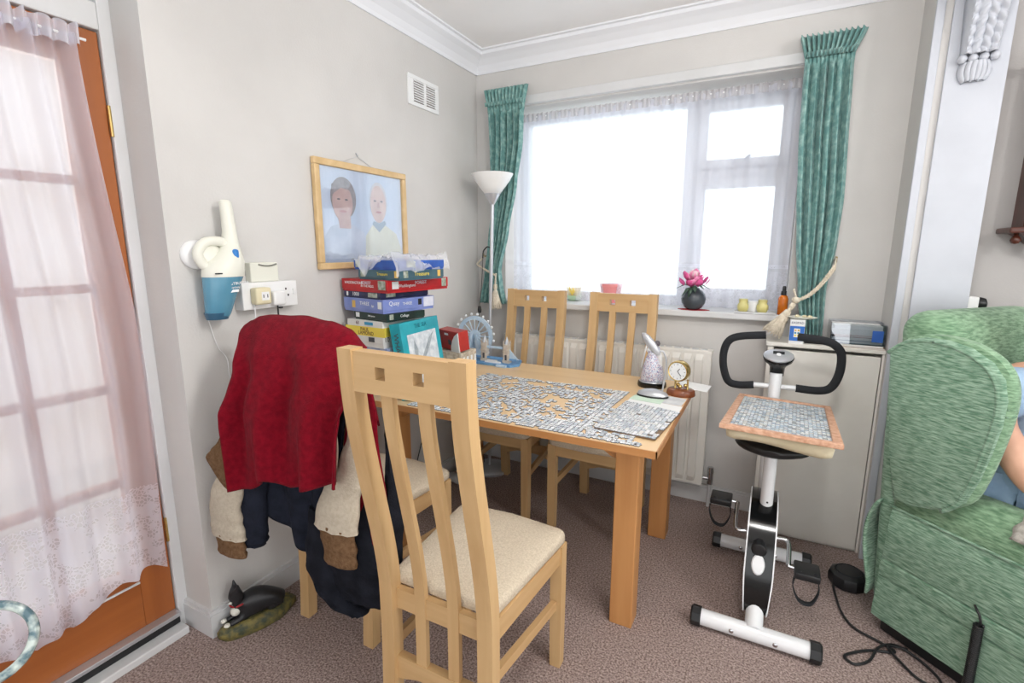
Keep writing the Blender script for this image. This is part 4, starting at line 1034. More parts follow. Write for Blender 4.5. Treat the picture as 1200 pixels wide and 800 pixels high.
head = bpy.data.objects.new('head_shape', hme); COL.objects.link(head)
rm = head.modifiers.new('remesh', 'REMESH'); rm.mode = 'VOXEL'; rm.voxel_size = 0.005; rm.use_smooth_shade = True
sm = head.modifiers.new('smooth', 'SMOOTH'); sm.factor = 0.5; sm.iterations = 4
dg = bpy.context.evaluated_depsgraph_get(); dg.update()
hm2 = bpy.data.meshes.new_from_object(head.evaluated_get(dg)); bpy.data.objects.remove(head)
bm = new(); bm.from_mesh(body.data); bm.from_mesh(hm2)
for f_ in bm.faces: f_.smooth = True
bm.to_mesh(body.data); bm.free()
V = []; E_ = []; Rr = []
pelvis = add((0.34,0.38,0.535), (0.19,0.155)); waist = add((0.30,0.375,0.70), (0.185,0.14), pelvis); chest = add((0.295,0.38,0.87), (0.172,0.13), waist); neckb = add((0.312,0.385,1.0), (0.085,0.08), chest)
for s in (-1, 1):
    sh = add((0.297,0.39+s*0.165,0.957), (0.075,0.073), chest); ua = add((0.294,0.39+s*0.208,0.865), (0.070,0.070), sh)
skin_real('shirt', V, E_, Rr, M['shirt'], pe)
V = []; E_ = []; Rr = []
pelvis = add((0.37,0.39,0.55), (0.165,0.125))
for s in (-1, 1):
    hip = add((0.43,0.39+s*0.09,0.56), (0.10,0.095), pelvis); kn = add((0.82,0.39+s*0.11,0.568), (0.075,0.078), hip); an = add((0.90,0.39+s*0.11,0.15), (0.06,0.06), kn)
skin_real('trousers', V, E_, Rr, M['trousers'], pe)
bm = new()
def hair_shell(u, v):
    # cap of hair over skull, sides and nape, open over the face
    el_ = -0.55+2.12*v; az = (2*u-1)*(2.2+0.94*max(0.0,min(1.0,(v-0.45)/0.3)))
    r = 1.07+0.02*math.sin(az*9)*math.cos(el_*7)
    low = max(el_, -0.6)
    return ac(hs-0.012-0.100*r*math.cos(az*1.0)*math.cos(low), ho+0.080*r*math.sin(az)*math.cos(low), 1.262+0.098*r*math.sin(low))
grid(bm, hair_shell, 48, 24); obj('hair', bm, M['hair'], pe, 180, solid=0.008)
for sd in (-1, 1):
    bm = new(); lathe(bm, [(0,-0.007),(0.0055,-0.005),(0.008,0),(0.0055,0.005),(0,0.007)], ac(hs+0.079,ho+sd*0.028,1.222), 12); e_y = obj('eye', bm, M['white'], pe, 180)
    bm = new(); lathe(bm, [(0,-0.004),(0.004,0),(0,0.004)], ac(hs+0.0855,ho+sd*0.028,1.222), 10); obj('iris', bm, M['black'], e_y, 180)
# ================================================================== things around the armchair
pk = thing('power_pack', 'round black power pack on the carpet beside the green armchair', 'power pack', (2.08,-0.47,0))
bm = new(); lathe(bm, [(0.062,0.0),(0.07,0.008),(0.072,0.04),(0.068,0.052),(0.052,0.062),(0.05,0.060),(0.044,0.064),(0,0.066)], (2.08,-0.47,0), 10); obj('case', bm, M['black'], pk, 30)
bm = new(); lathe(bm, [(0.05,0.0),(0.046,0.004),(0.042,0)], (2.08,-0.47,0.062), 28); obj('rim', bm, M['foam'], pk, 40)
bm = new()
cp = [(2.026,-0.50,0.02),(2.026,-0.541,0.006),(2.036,-0.674,0.006),(2.068,-0.758,0.006),(2.14,-0.798,0.006),(2.18,-0.83,0.006),(2.106,-0.862,0.008),(2.045,-0.905,0.006),(2.022,-0.935,0.006),(2.05,-0.955,0.006),(2.095,-0.915,0.006),(2.134,-0.836,0.012),(2.19,-0.80,0.012),(2.25,-0.84,0.008),(2.285,-0.90,0.006),(2.275,-0.945,0.006),(2.225,-0.93,0.006),(2.19,-0.88,0.008),(2.16,-0.82,0.014),(2.22,-0.80,0.010)]
tube(bm, catmull(cp, 6), 0.0045, 8); tag(obj('power_cable', bm, M['black'], None, 180), 'thin black cable coiled on the carpet beside the green armchair', 'cable')
# black plug in a white surface socket on the pilaster edge
sk = thing('plug_socket', 'white socket with a black plug on the edge of the white pilaster', 'socket', (2.385,-0.2,1.145))
bm = new(); box(bm, 2.379, 2.412, -0.232, -0.16, 1.142, 1.20, 0.003); obj('back_box', bm, M['white'], sk)
bm = new(); lathe(bm, [(0.0,0),(0.024,0),(0.027,0.012),(0.022,0.028),(0.010,0.034),(0,0.034)], (2.412,-0.196,1.172), 16, Matrix.Rotation(PI/2,3,'Y')); obj('plug', bm, M['black'], sk, 40)
bm = new(); tube(bm, catmull([(2.43,-0.196,1.15),(2.425,-0.19,1.125),(2.40,-0.16,1.11),(2.40,-0.13,1.0),(2.40,-0.1,0.6)], 5), 0.003, 6); tube(bm, [(2.43,-0.2,1.152),(2.45,-0.21,1.12)], 0.003, 6); obj('flex', bm, M['black'], sk, 180)
# corbel on the pilaster
cb = thing('corbel', 'white carved plaster corbel with leaf and beads high on the pilaster', 'corbel', (2.287,-0.24,1.98))
def leafy(cx, w2, z0, z1, d):
    bm = new()
    def f(u, v):
        z = z0+(z1-z0)*v; wv = w2*(0.35+0.65*math.sin(PI*min(1,v*0.6+0.15)))
        if v < 0.12: z += 0.012*abs(math.sin(u*9))
        return (cx+(2*u-1)*wv, -0.243-d*math.sin(PI*u)**0.7*(0.5+0.5*v)-0.006*abs(math.sin(u*6*PI)), z)
    grid(bm, f, 40, 16); return bm
obj('leaf', leafy(2.283, 0.046, 1.985, 2.055, 0.03), M['pilaster'], cb, 50, solid=0.008)
for k in range(4):
    bm = new(); lathe(bm, [(0,-0.016),(0.010,-0.012),(0.0155,0),(0.011,0.012),(0,0.016)], (2.240+k*0.0305,-0.262,2.066), 14, None, 1.0, 1.2); obj('bead', bm, M['pilaster'], cb, 180)
bm = new()
def up_(u, v):
    z = 2.078+0.29*v; w2 = 0.05+0.012*v; d = 0.03+0.13*v**1.6
    rid = 0.010*abs(math.sin(u*4*PI+0.2))+0.005*math.sin(v*55+abs(u-0.5)*20)*(1 if 0.1 < u < 0.9 else 0)
    return (2.287+(2*u-1)*w2, -0.243-d*min(1,math.sin(PI*u)*4)**0.5-rid, z)
grid(bm, up_, 48, 60); obj('scroll', bm, M['pilaster'], cb, 50, solid=0.006)
bm = new(); box(bm, 2.225, 2.352, -0.43, -0.24, 2.352, 2.36, 0.002); obj('abacus', bm, M['pilaster'], cb)
# wall clock in the next room
wc = thing('wall_clock', 'dark wooden wall clock with turned finial on the grey wall at the right edge', 'clock', (2.66,-0.06,1.37))
bm = new(); box(bm, 2.535, 2.80, -0.12, -0.001, 1.465, 2.05, 0.004); obj('case', bm, M['dark_wood'], wc)
bm = new(); box(bm, 2.49, 2.845, -0.15, -0.001, 1.445, 1.468, 0.006); obj('base_moulding', bm, M['dark_wood'], wc)
bm = new(); box(bm, 2.50, 2.835, -0.145, -0.001, 2.05, 2.08, 0.006); obj('top_moulding', bm, M['dark_wood'], wc)
bm = new(); prism(bm, [(2.53,1.445),(2.81,1.445),(2.75,1.40),(2.67,1.375),(2.59,1.40)], lambda u, v, w: (u, w, v), -0.11, -0.001); obj('apron_board', bm, M['dark_wood'], wc)
for x in (2.525, 2.81):
    bm = new(); lathe(bm, [(0,-0.034),(0.012,-0.03),(0.017,-0.018),(0.012,-0.006),(0.007,0),(0.009,0.012)], (x,-0.10,1.437), 14); obj('finial', bm, M['dark_wood'], wc, 180)
bm = new(); box(bm, 2.56, 2.775, -0.124, -0.12, 1.49, 2.03, 0.002); dr = obj('door', bm, mat('clock_trim', (120,60,36), 0.3), wc)
bm = new(); lathe(bm, [(0,0),(0.085,0),(0.085,0.004),(0,0.004)], (2.668,-0.124,1.90), 28, Matrix.Rotation(PI/2,3,'X')); obj('dial', bm, M['ivory'], dr)
for (dx, dz) in ((0.03,0.03),(-0.02,0.062)):
    bm = new(); tube(bm, [(2.668,-0.129,1.90),(2.668+dx,-0.129,1.90+dz)], 0.002, 6); obj('hand', bm, M['black'], dr)
# ================================================================== left wall things
# framed portrait
pf_ = thing('framed_portrait', 'gilt framed portrait of a couple hanging on the left wall', 'picture', (0.0,-1.01,1.3))
y0, y1, z0, z1 = -1.295, -0.726, 1.296, 1.748; fw = 0.028
for (a, b, c, d) in ((y0,y1,z1-fw,z1),(y0,y1,z0,z0+fw),(y0,y0+fw,z0+fw,z1-fw),(y1-fw,y1,z0+fw,z1-fw)):
    bm = new(); box(bm, 0.004, 0.026, a, b, c, d, 0.004); obj('frame_side', bm, M['gilt'], pf_)
def flat(name, poly, x, m, parent):
    bm = new(); prism(bm, poly, lambda u, v, w: (w, u, v), x-0.0006, x); return obj(name, bm, m, parent)
def oval(cy_, cz_, ry, rz, n=24, pw=1.0): return [(cy_+ry*math.cos(2*PI*k/n), cz_+rz*math.sin(2*PI*k/n)*(pw if math.sin(2*PI*k/n) < 0 else 1)) for k in range(n)]
bm = new(); box(bm, 0.004, 0.010, y0+fw, y1-fw, z0+fw, z1-fw); pr = obj('print', bm, mat('portrait_backdrop', (200,212,226), 0.5, col2=(216,222,232), nscale=5), pf_)  # this and the print colours below paled for the glass reflection's wash
S1 = mat('print_shirt_white', (216,220,228), 0.5, col2=(190,198,210), nscale=10); S2 = mat('print_jumper_cream', (226,222,196), 0.5, col2=(216,212,186), nscale=10)
F1 = mat('print_skin', (206,166,150), 0.5, col2=(190,148,134), nscale=18); F2 = mat('print_skin_pale', (222,190,174), 0.5, col2=(208,172,158), nscale=18)
Hb = mat('print_hair_brown', (126,114,110), 0.5, col2=(150,138,132), nscale=30); Hw = mat('print_hair_white', (206,200,198), 0.5)
flat('print_shoulders', [(-1.265,1.325),(-1.262,1.42),(-1.215,1.475),(-1.15,1.495),(-1.09,1.49),(-1.02,1.455),(-0.995,1.38),(-0.99,1.325)], 0.0112, S1, pr)
flat('print_shoulders', [(-1.02,1.325),(-1.01,1.44),(-0.965,1.49),(-0.92,1.50),(-0.87,1.49),(-0.80,1.455),(-0.765,1.38),(-0.757,1.325)], 0.0116, S2, pr)
flat('print_hair', oval(-1.135,1.598,0.073,0.088,28), 0.0122, Hb, pr)
flat('print_neck', [(-1.175,1.53),(-1.165,1.47),(-1.10,1.47),(-1.10,1.53)], 0.0120, F1, pr)
flat('print_face', oval(-1.142,1.578,0.058,0.080,28), 0.0128, F1, pr)
flat('print_fringe', [(-1.205,1.60),(-1.20,1.65),(-1.15,1.682),(-1.09,1.665),(-1.075,1.615),(-1.10,1.635),(-1.15,1.64),(-1.185,1.618)], 0.0134, Hb, pr)
flat('print_hair', oval(-0.918,1.60,0.058,0.088,28), 0.0122, Hw, pr)
flat('print_face', oval(-0.92,1.588,0.052,0.085,28), 0.0128, F2, pr)
flat('print_collar', [(-0.965,1.495),(-0.92,1.46),(-0.872,1.50),(-0.88,1.515),(-0.92,1.50),(-0.955,1.51)], 0.0130, mat('print_collar', (150,166,178), 0.5), pr)
eyeM = mat('print_dark', (92,78,76), 0.5); lipM = mat('print_lips', (186,120,114), 0.5)
for c_, ez in ((-1.142,1.592),(-0.92,1.602)):
    for d in (-0.022, 0.022): flat('print_eye', oval(c_+d, ez, 0.009, 0.004, 10), 0.0132, eyeM, pr)
    flat('print_mouth', oval(c_, ez-0.05, 0.020, 0.005, 12), 0.0132, lipM, pr)
    flat('print_nose', [(c_-0.004,ez-0.006),(c_+0.004,ez-0.006),(c_+0.009,ez-0.030),(c_-0.009,ez-0.030)], 0.0131, F1, pr)
bm = new(); box(bm, 0.015, 0.017, y0+fw-0.004, y1-fw+0.004, z0+fw-0.004, z1-fw+0.004); obj('glass', bm, M['pic_glass'], pf_)
bm = new(); tube(bm, [(0.008,-1.13,1.748),(0.006,-1.035,1.785),(0.008,-0.94,1.748)], 0.0012, 6); tube(bm, [(0.0,-1.035,1.80),(0.010,-1.035,1.785)], 0.003, 6); obj('hanging_wire', bm, M['silver'], pf_)

# handheld vacuum on its charger
vc = thing('handheld_vacuum', 'white and translucent blue handheld vacuum hung upright on the left wall', 'vacuum', (0.05,-1.73,1.15))
def sec(cy_, cz_, cx_, ry, rx, n=20): return [Vector((cx_+rx*math.sin(2*PI*k/n), cy_+ry*math.cos(2*PI*k/n), cz_)) for k in range(n)]
bm = new(); loft(bm, [sec(-1.765,1.153,0.05,0.034,0.03), sec(-1.762,1.165,0.05,0.040,0.034), sec(-1.752,1.22,0.055,0.050,0.042), sec(-1.742,1.275,0.06,0.062,0.05), sec(-1.737,1.293,0.06,0.066,0.052)])
dbn = obj('dust_bowl', bm, M['blue_plastic'], vc, 60)
bm = new(); loft(bm, [sec(-1.766,1.149,0.05,0.034,0.030), sec(-1.764,1.172,0.05,0.042,0.0355)]); obj('nozzle_tip', bm, M['blue_dark'], dbn, 60)
bm = new(); loft(bm, [sec(-1.737,1.290,0.06,0.068,0.054), sec(-1.735,1.315,0.062,0.068,0.055), sec(-1.725,1.34,0.062,0.058,0.052), sec(-1.712,1.365,0.06,0.040,0.042), sec(-1.702,1.40,0.058,0.026,0.030), sec(-1.698,1.44,0.056,0.021,0.024), sec(-1.700,1.50,0.055,0.020,0.020), sec(-1.702,1.535,0.054,0.019,0.018), sec(-1.702,1.541,0.054,0.012,0.012)])
hd = obj('handle_body', bm, M['offwhite'], vc, 60)
bm = new(); tube(bm, catmull([(0.06,-1.735,1.318),(0.055,-1.79,1.325),(0.05,-1.808,1.365),(0.055,-1.785,1.40),(0.06,-1.74,1.405),(0.06,-1.71,1.39)], 5), 0.016, 12); obj('loop_grip', bm, M['offwhite'], vc, 180)
bm = new(); lathe(bm, [(0,-0.02),(0.035,-0.018),(0.048,0),(0.04,0.014),(0,0.02)], (0.045,-1.77,1.355), 18, Matrix.Rotation(PI/2,3,'Y')); obj('motor_housing', bm, M['offwhite'], vc, 180)
bm = new(); lathe(bm, [(0,0.0),(0.046,0.0),(0.048,0.012),(0.04,0.022),(0,0.024)], (0.0,-1.79,1.362), 22, Matrix.Rotation(PI/2,3,'Y')); obj('wall_charger', bm, M['white'], vc, 60)
bm = new(); box(bm, 0.090, 0.107, -1.722, -1.702, 1.335, 1.38, 0.008, 3); obj('switch', bm, M['blue_btn'], hd, 60)
bm = new(); box(bm, 0.100, 0.108, -1.79, -1.762, 1.300, 1.304, 0.001); obj('release_slot', bm, M['black'], hd)
wht = mat('print_white', (232,236,238), 0.5)
text(dbn, 'DUSTBUSTER', (0.1115,-1.725,1.268), (0.25,1,0.06), (0,0,1), 0.0125, wht)
text(dbn, 'cyclonic', (0.1075,-1.727,1.255), (0.25,1,0.06), (0,0,1), 0.009, wht)
plate(dbn, 'badge', (0.103,-1.73,1.243), (0.2,1,0.06), (0,0,1), 0.026, 0.008, wht)
bm = new(); tube(bm, catmull([(0.012,-1.775,1.15),(0.008,-1.75,1.05),(0.006,-1.72,1.0),(0.006,-1.715,0.93),(0.008,-1.68,0.86)], 6), 0.0016, 6); obj('charger_wire', bm, M['white'], vc, 180)

# double socket with plugs, and the little white box above it
so = thing('wall_socket', 'white surface-mounted double wall socket with plugs and hanging wires', 'socket', (0.0,-1.555,1.165))
bm = new(); box(bm, 0, 0.042, -1.668, -1.44, 1.166, 1.262, 0.004); obj('back_box', bm, M['white'], so)
bm = new(); box(bm, 0.042, 0.048, -1.668, -1.44, 1.166, 1.262, 0.003); fp = obj('face_plate', bm, M['white'], so)
for (dy, dz) in ((-1.490,1.232),(-1.499,1.208),(-1.481,1.208)):
    bm = new(); box(bm, 0.0478, 0.0486, dy-0.003, dy+0.003, dz-0.004, dz+0.004); obj('socket_hole', bm, M['black'], fp)
bm = new(); box(bm, 0.048, 0.054, -1.462, -1.450, 1.21, 1.232, 0.002); obj('switch', bm, M['white'], fp)
bm = new(); box(bm, 0.048, 0.085, -1.640, -1.578, 1.185, 1.245, 0.008, 3); ad = obj('adaptor', bm, M['ivory'], so, 50)
plate(ad, 'adaptor_label', (0.0855,-1.605,1.215), (0,1,0), (0,0,1), 0.030, 0.030, M['white'])
for dy in (-0.008, 0.008):
    plate(ad, 'adaptor_mark', (0.0862,-1.605+dy,1.215), (0,1,0), (0,0,1), 0.003, 0.012, M['black'])
bm = new(); box(bm, 0.048, 0.078, -1.565, -1.512, 1.175, 1.228, 0.008, 3); obj('plug', bm, M['white'], so, 50)
bm = new(); tube(bm, catmull([(0.06,-1.54,1.176),(0.06,-1.54,1.12),(0.05,-1.53,1.0),(0.03,-1.52,0.9)], 5), 0.003, 6); obj('black_flex', bm, M['black'], so, 180)
bm = new(); tube(bm, catmull([(0.06,-1.632,1.186),(0.055,-1.634,1.1),(0.03,-1.635,1.0),(0.015,-1.63,0.85)], 5), 0.002, 6); obj('white_flex', bm, M['white'], so, 180)
bm = new(); box(bm, 0.01, 0.03, -1.505, -1.495, 1.157, 1.167); obj('cable_clip', bm, M['black'], so)
wb = thing('thermostat_box', 'small white plastic box with a curved slot fixed above the wall socket', 'control box', (0.0,-1.56,1.262))
bm = new(); box(bm, 0, 0.032, -1.618, -1.503, 1.262, 1.332, 0.004); obj('case', bm, M['offwhite'], wb)
bm = new(); tube(bm, catmull([(0.0325,-1.585,1.325),(0.0335,-1.56,1.320),(0.0335,-1.535,1.320),(0.0325,-1.51,1.326)], 4), 0.003, 6); obj('curved_slot', bm, mat('slot_grey', (120,120,112), 0.6), wb)

# ================================================================== floor lamp in the corner
lp = thing('floor_lamp', 'tall silver uplighter floor lamp with white bowl shade in the corner', 'lamp', (0.195,-0.20,0))
bm = new(); lathe(bm, [(0.125,0),(0.125,0.012),(0.11,0.022),(0.02,0.03),(0,0.03)], (0.19,-0.20,0), 28); obj('base', bm, M['silver'], lp, 40)
bm = new(); tube(bm, [(0.19,-0.20,0.02),(0.20,-0.20,0.9),(0.222,-0.20,1.66)], 0.0105, 14); obj('pole', bm, M['silver'], lp, 60)
bm = new(); lathe(bm, [(0.012,0),(0.018,0.01),(0.045,0.055),(0.046,0.06),(0,0.06)], (0.222,-0.20,1.635), 24); obj('shade_holder', bm, M['silver'], lp, 50)
bm = new(); lathe(bm, [(0.043,0.0),(0.07,0.035),(0.10,0.075),(0.118,0.108),(0.120,0.112),(0.116,0.112),(0.097,0.078),(0.066,0.037),(0.02,0.008),(0,0.008)], (0.222,-0.20,1.692), 36); obj('bowl_shade', bm, mat('white_glass_shade', (240,240,238), 0.3, trans=0.0), lp, 60)
bm = new(); tube(bm, catmull([(0.208,-0.205,1.39),(0.19,-0.21,1.395),(0.165,-0.21,1.37),(0.16,-0.21,1.33)], 4), 0.004, 8); tube(bm, catmull([(0.16,-0.21,1.33),(0.145,-0.205,1.15),(0.12,-0.2,0.95),(0.11,-0.2,0.5),(0.14,-0.18,0.02)], 6), 0.0022, 6); obj('flex', bm, M['black'], lp, 180)
bm = new(); lathe(bm, [(0,-0.02),(0.010,-0.018),(0.012,0),(0.009,0.022),(0,0.024)], (0.128,-0.2,1.02), 12); obj('inline_switch', bm, M['black'], lp, 60)

# ================================================================== game and jigsaw boxes on the table
def printed(name, base, dark): return mat(name, base, 0.35, col2=dark, nscale=14)
K = dict(black=mat('print_black', (30,30,34), 0.5), white=wht, yellow=mat('print_yellow', (236,214,84), 0.5), red=mat('print_red', (206,30,34), 0.5), teal=mat('print_teal', (60,150,190), 0.5),
         pic=mat('print_scene', (120,134,112), 0.5, col2=(186,190,182), nscale=60), gold=mat('print_gold', (216,180,96), 0.5), dk=mat('print_dark_grey', (70,72,78), 0.5), pale=mat('print_pale', (206,210,226), 0.5, col2=(222,224,234), nscale=30))
def game_box(label, N, z0, z1, L, D, rot, m, decor=None, grp='stacked jigsaw boxes'):
    r = math.radians(rot); lx = Vector((-math.cos(r), math.sin(r), 0)); dy = Vector((math.sin(r), math.cos(r), 0)); N = Vector((N[0],N[1],0))
    c = N+lx*L/2+dy*D/2
    g = thing('jigsaw_box', label, 'box', (c.x,c.y,z0), grp)
    mt = Matrix((-lx, dy, Vector((0,0,1)))).transposed().to_4x4(); mt.translation = (c.x,c.y,0)
    h = z1-z0; lid = z0+h*0.18
    bm = new(); box(bm, -L/2+0.003, L/2-0.003, -D/2+0.003, D/2-0.003, z0, z0+h*0.6, 0, 1, mt); obj('tray', bm, m, g)
    bm = new(); box(bm, -L/2, L/2, -D/2, D/2, lid, z1-0.0004, 0.0015, 1, mt); obj('lid', bm, m, g)
    def front(u, v, off=0.0008): return N+lx*(L*(1-u))-dy*off+Vector((0,0,lid+(z1-lid)*v))   # u 0..1 left to right on the camera-left face
    def rightf(u, v, off=0.0008): return N+dy*(D*u)-lx*off+Vector((0,0,lid+(z1-lid)*v))
    if decor: decor(g, front, rightf, -lx, dy, z1-lid)
    return g
UP = (0,0,1)
def d_wy(g, F, R, fx, rx, h):
    plate(g, 'yellow_band', F(0.5,0.5), fx, UP, 0.238, h*0.42, K['yellow']); plate(g, 'yellow_band', R(0.5,0.5), rx, UP, 0.198, h*0.42, K['yellow'])
    br = mat('print_maroon', (90,40,50), 0.5)
    text(g, 'PAUL', F(0.5,0.58,0.0016), fx, UP, 0.022, br); text(g, 'LAMOND', F(0.53,0.41,0.0016), fx, UP, 0.022, br)
    text(g, '63', F(0.30,0.86,0.0012), fx, UP, 0.020, br); plate(g, 'blue_logo', F(0.62,0.86,0.0012), fx, UP, 0.05, 0.013, K['teal'])
    text(g, '6', F(0.12,0.14,0.0012), fx, UP, 0.024, K['dk']); plate(g, 'barcode', F(0.68,0.14,0.0012), fx, UP, 0.035, 0.020, K['dk']); text(g, '10', R(0.10,0.16,0.0012), rx, UP, 0.03, K['black'])
def d_green(g, F, R, fx, rx, h):
    plate(g, 'barcode', F(0.12,0.5), fx, UP, 0.025, h*0.7, K['white']); text(g, '1000 pieces', F(0.55,0.5,0.0012), fx, UP, 0.010, K['white']); text(g, 'Collage', R(0.45,0.5,0.0012), rx, UP, 0.016, K['white']); plate(g, 'small_picture', R(0.12,0.5), rx, UP, 0.02, h*0.8, K['pic'])
def d_lav(g, F, R, fx, rx, h):
    plate(g, 'yellow_duck', F(0.27,0.45), fx, UP, 0.022, h*0.65, K['gold']); text(g, 'THREE', F(0.55,0.55,0.0012), fx, UP, 0.022, K['white']); text(g, 'jigs', F(0.75,0.42,0.0012), fx, UP, 0.014, K['white']); plate(g, 'barcode', F(0.92,0.5), fx, UP, 0.024, h*0.62, K['white'])
    text(g, 'Quay', R(0.2,0.62,0.0012), rx, UP, 0.026, K['white']); text(g, 'THREE', R(0.45,0.5,0.0012), rx, UP, 0.018, K['white']); plate(g, 'dark_stamp', R(0.70,0.55), rx, UP, 0.02, h*0.55, K['black']); plate(g, 'pale_end', R(0.88,0.5), rx, UP, 0.06, h*0.9, K['pale'])
def d_navy(g, F, R, fx, rx, h):
    text(g, '1000', F(0.34,0.5,0.0012), fx, UP, 0.024, K['white']); plate(g, 'badge', F(0.10,0.5), fx, UP, 0.012, h*0.8, K['white']); plate(g, 'small_picture', F(0.80,0.5), fx, UP, 0.06, h*0.8, K['pic']); plate(g, 'small_picture', R(0.2,0.5), rx, UP, 0.05, h*0.7, K['pic'])
def d_red(g, F, R, fx, rx, h):
    text(g, 'WADDINGTONS', F(0.28,0.62,0.0012), fx, UP, 0.016, K['white']); text(g, 'FOREST', F(0.56,0.66,0.0012), fx, UP, 0.018, K['pale']); text(g, 'IN THE HILLS', F(0.58,0.36,0.0012), fx, UP, 0.014, K['white']); plate(g, 'small_picture', F(0.89,0.5), fx, UP, 0.045, h*0.85, K['pic'])
    plate(g, 'barcode', R(0.12,0.5), rx, UP, 0.035, h*0.7, K['white']); text(g, 'Waddingtons', R(0.30,0.4,0.0012), rx, UP, 0.018, K['white']); text(g, 'FOREST', R(0.52,0.62,0.0012), rx, UP, 0.02, K['pale']); plate(g, 'small_picture', R(0.92,0.5), rx, UP, 0.03, h*0.85, K['pic'])
def d_grey(g, F, R, fx, rx, h):
    plate(g, 'small_picture', F(0.12,0.5), fx, UP, 0.03, h*0.8, K['pic']); text(g, 'Treasure', F(0.6,0.5,0.0012), fx, UP, 0.018, K['yellow']); plate(g, 'yellow_print', F(0.93,0.5), fx, UP, 0.022, h*0.8, K['gold'])
    plate(g, 'small_picture', R(0.13,0.5), rx, UP, 0.025, h*0.8, K['pic']); text(g, 'Treasure', R(0.48,0.5,0.0012), rx, UP, 0.024, K['yellow']); plate(g, 'yellow_print', R(0.88,0.5), rx, UP, 0.018, h*0.8, K['gold'])
def d_blue(g, F, R, fx, rx, h):
    plate(g, 'small_picture', F(0.1,0.5), fx, UP, 0.03, h*0.85, K['pic']); text(g, 'Winter', F(0.35,0.62,0.0012), fx, UP, 0.015, K['white']); text(g, 'days', F(0.36,0.28,0.0012), fx, UP, 0.011, K['white']); plate(g, 'small_picture', R(0.25,0.5), rx, UP, 0.05, h*0.8, K['pic']); text(g, 'Winter', R(0.5,0.5,0.0012), rx, UP, 0.016, K['white'])
def d_low(g, F, R, fx, rx, h):
    text(g, 'Puzzle', F(0.86,0.5,0.0012), fx, UP, 0.02, K['white']); text(g, 'Puzzle', R(0.2,0.5,0.0012), rx, UP, 0.02, K['white'])
game_box('blue jigsaw box at the bottom of the stack on the table', (0.298,-1.19), 0.75, 0.81, 0.20, 0.28, 2, printed('box_blue', (36,96,176), (28,80,150)), d_low)
game_box('dark teal jigsaw box second from the bottom of the stack', (0.296,-1.195), 0.81, 0.885, 0.20, 0.26, 2, printed('box_dteal', (30,104,120), (24,84,100)))
game_box('blue-edged white jigsaw box third from the bottom of the stack', (0.284,-1.205), 0.885, 0.968, 0.215, 0.24, 3, printed('box_bw', (86,122,186), (214,220,230)))
game_box('white jigsaw box with a yellow band in the lower half of the stack', (0.270,-1.212), 0.968, 1.083, 0.215, 0.20, 4, printed('box_white', (232,232,228), (222,222,220)), d_wy)
game_box('slim dark green jigsaw box above the white and yellow box', (0.300,-1.22), 1.083, 1.117, 0.215, 0.215, 9, printed('box_green', (28,54,48), (20,40,36)), d_green)
game_box('lavender blue jigsaw box in the middle of the stack', (0.286,-1.222), 1.117, 1.175, 0.265, 0.29, 9, printed('box_lav', (134,148,206), (116,134,196)), d_lav)
game_box('slim navy jigsaw box marked 1000 under the red box', (0.270,-1.218), 1.175, 1.203, 0.245, 0.27, 9, printed('box_navy', (36,42,86), (28,32,66)), d_navy)
game_box('red jigsaw box sticking out near the top of the stack', (0.312,-1.222), 1.203, 1.256, 0.296, 0.36, 8, printed('box_red', (190,28,34), (166,22,30)), d_red)
game_box('grey teal jigsaw box with yellow lettering second from the top of the stack', (0.376,-1.22), 1.256, 1.297, 0.25, 0.26, 7, printed('box_grey', (70,104,116), (58,90,104)), d_grey)
game_box('blue jigsaw box in a clear bag on top of the stack', (0.375,-1.22), 1.297, 1.336, 0.27, 0.27, 6, printed('box_top', (38,76,156), (50,96,180)), d_blue)
# clear plastic bag crumpled over the top box
bm = new(); rnd = random.Random(3)
def bag(u, v):
    x = 0.16+0.27*u; y = -1.235+0.34*v
    z = 1.345+0.006*math.sin(u*11+v*5)+0.006*math.sin(u*23-v*17)+0.004*math.sin(u*41+v*31)+0.012*math.exp(-((u-0.75)/0.2)**2)
    if u > 0.82: z -= (u-0.82)*0.30; x = 0.16+0.27*0.82+0.10*(u-0.82)
    if v < 0.12: y = -1.262+0.2*v; z -= (0.12-v)*(0.08+0.48*math.exp(-((u-0.28)/0.14)**2))
    return (x+0.004*math.sin(v*37), y+0.004*math.sin(u*29), z)
grid(bm, bag, 44, 44)
M['bag'] = bpy.data.materials.new('plastic_bag'); M['bag'].use_nodes = True
nt = M['bag'].node_tree; nt.nodes.clear(); out = nt.nodes.new('ShaderNodeOutputMaterial'); t1 = nt.nodes.new('ShaderNodeBsdfTransparent'); p1 = nt.nodes.new('ShaderNodeBsdfPrincipled'); p1.inputs['Base Color'].default_value = srgb((240,242,246)); p1.inputs['Roughness'].default_value = 0.12
mx = nt.nodes.new('ShaderNodeMixShader'); mx.inputs[0].default_value = 0.34; nt.links.new(t1.outputs[0], mx.inputs[1]); nt.links.new(p1.outputs[0], mx.inputs[2]); nt.links.new(mx.outputs[0], out.inputs[0])
tag(obj('plastic_bag', bm, M['bag'], None, 40), 'crumpled clear plastic bag lying over the topmost jigsaw box', 'bag')
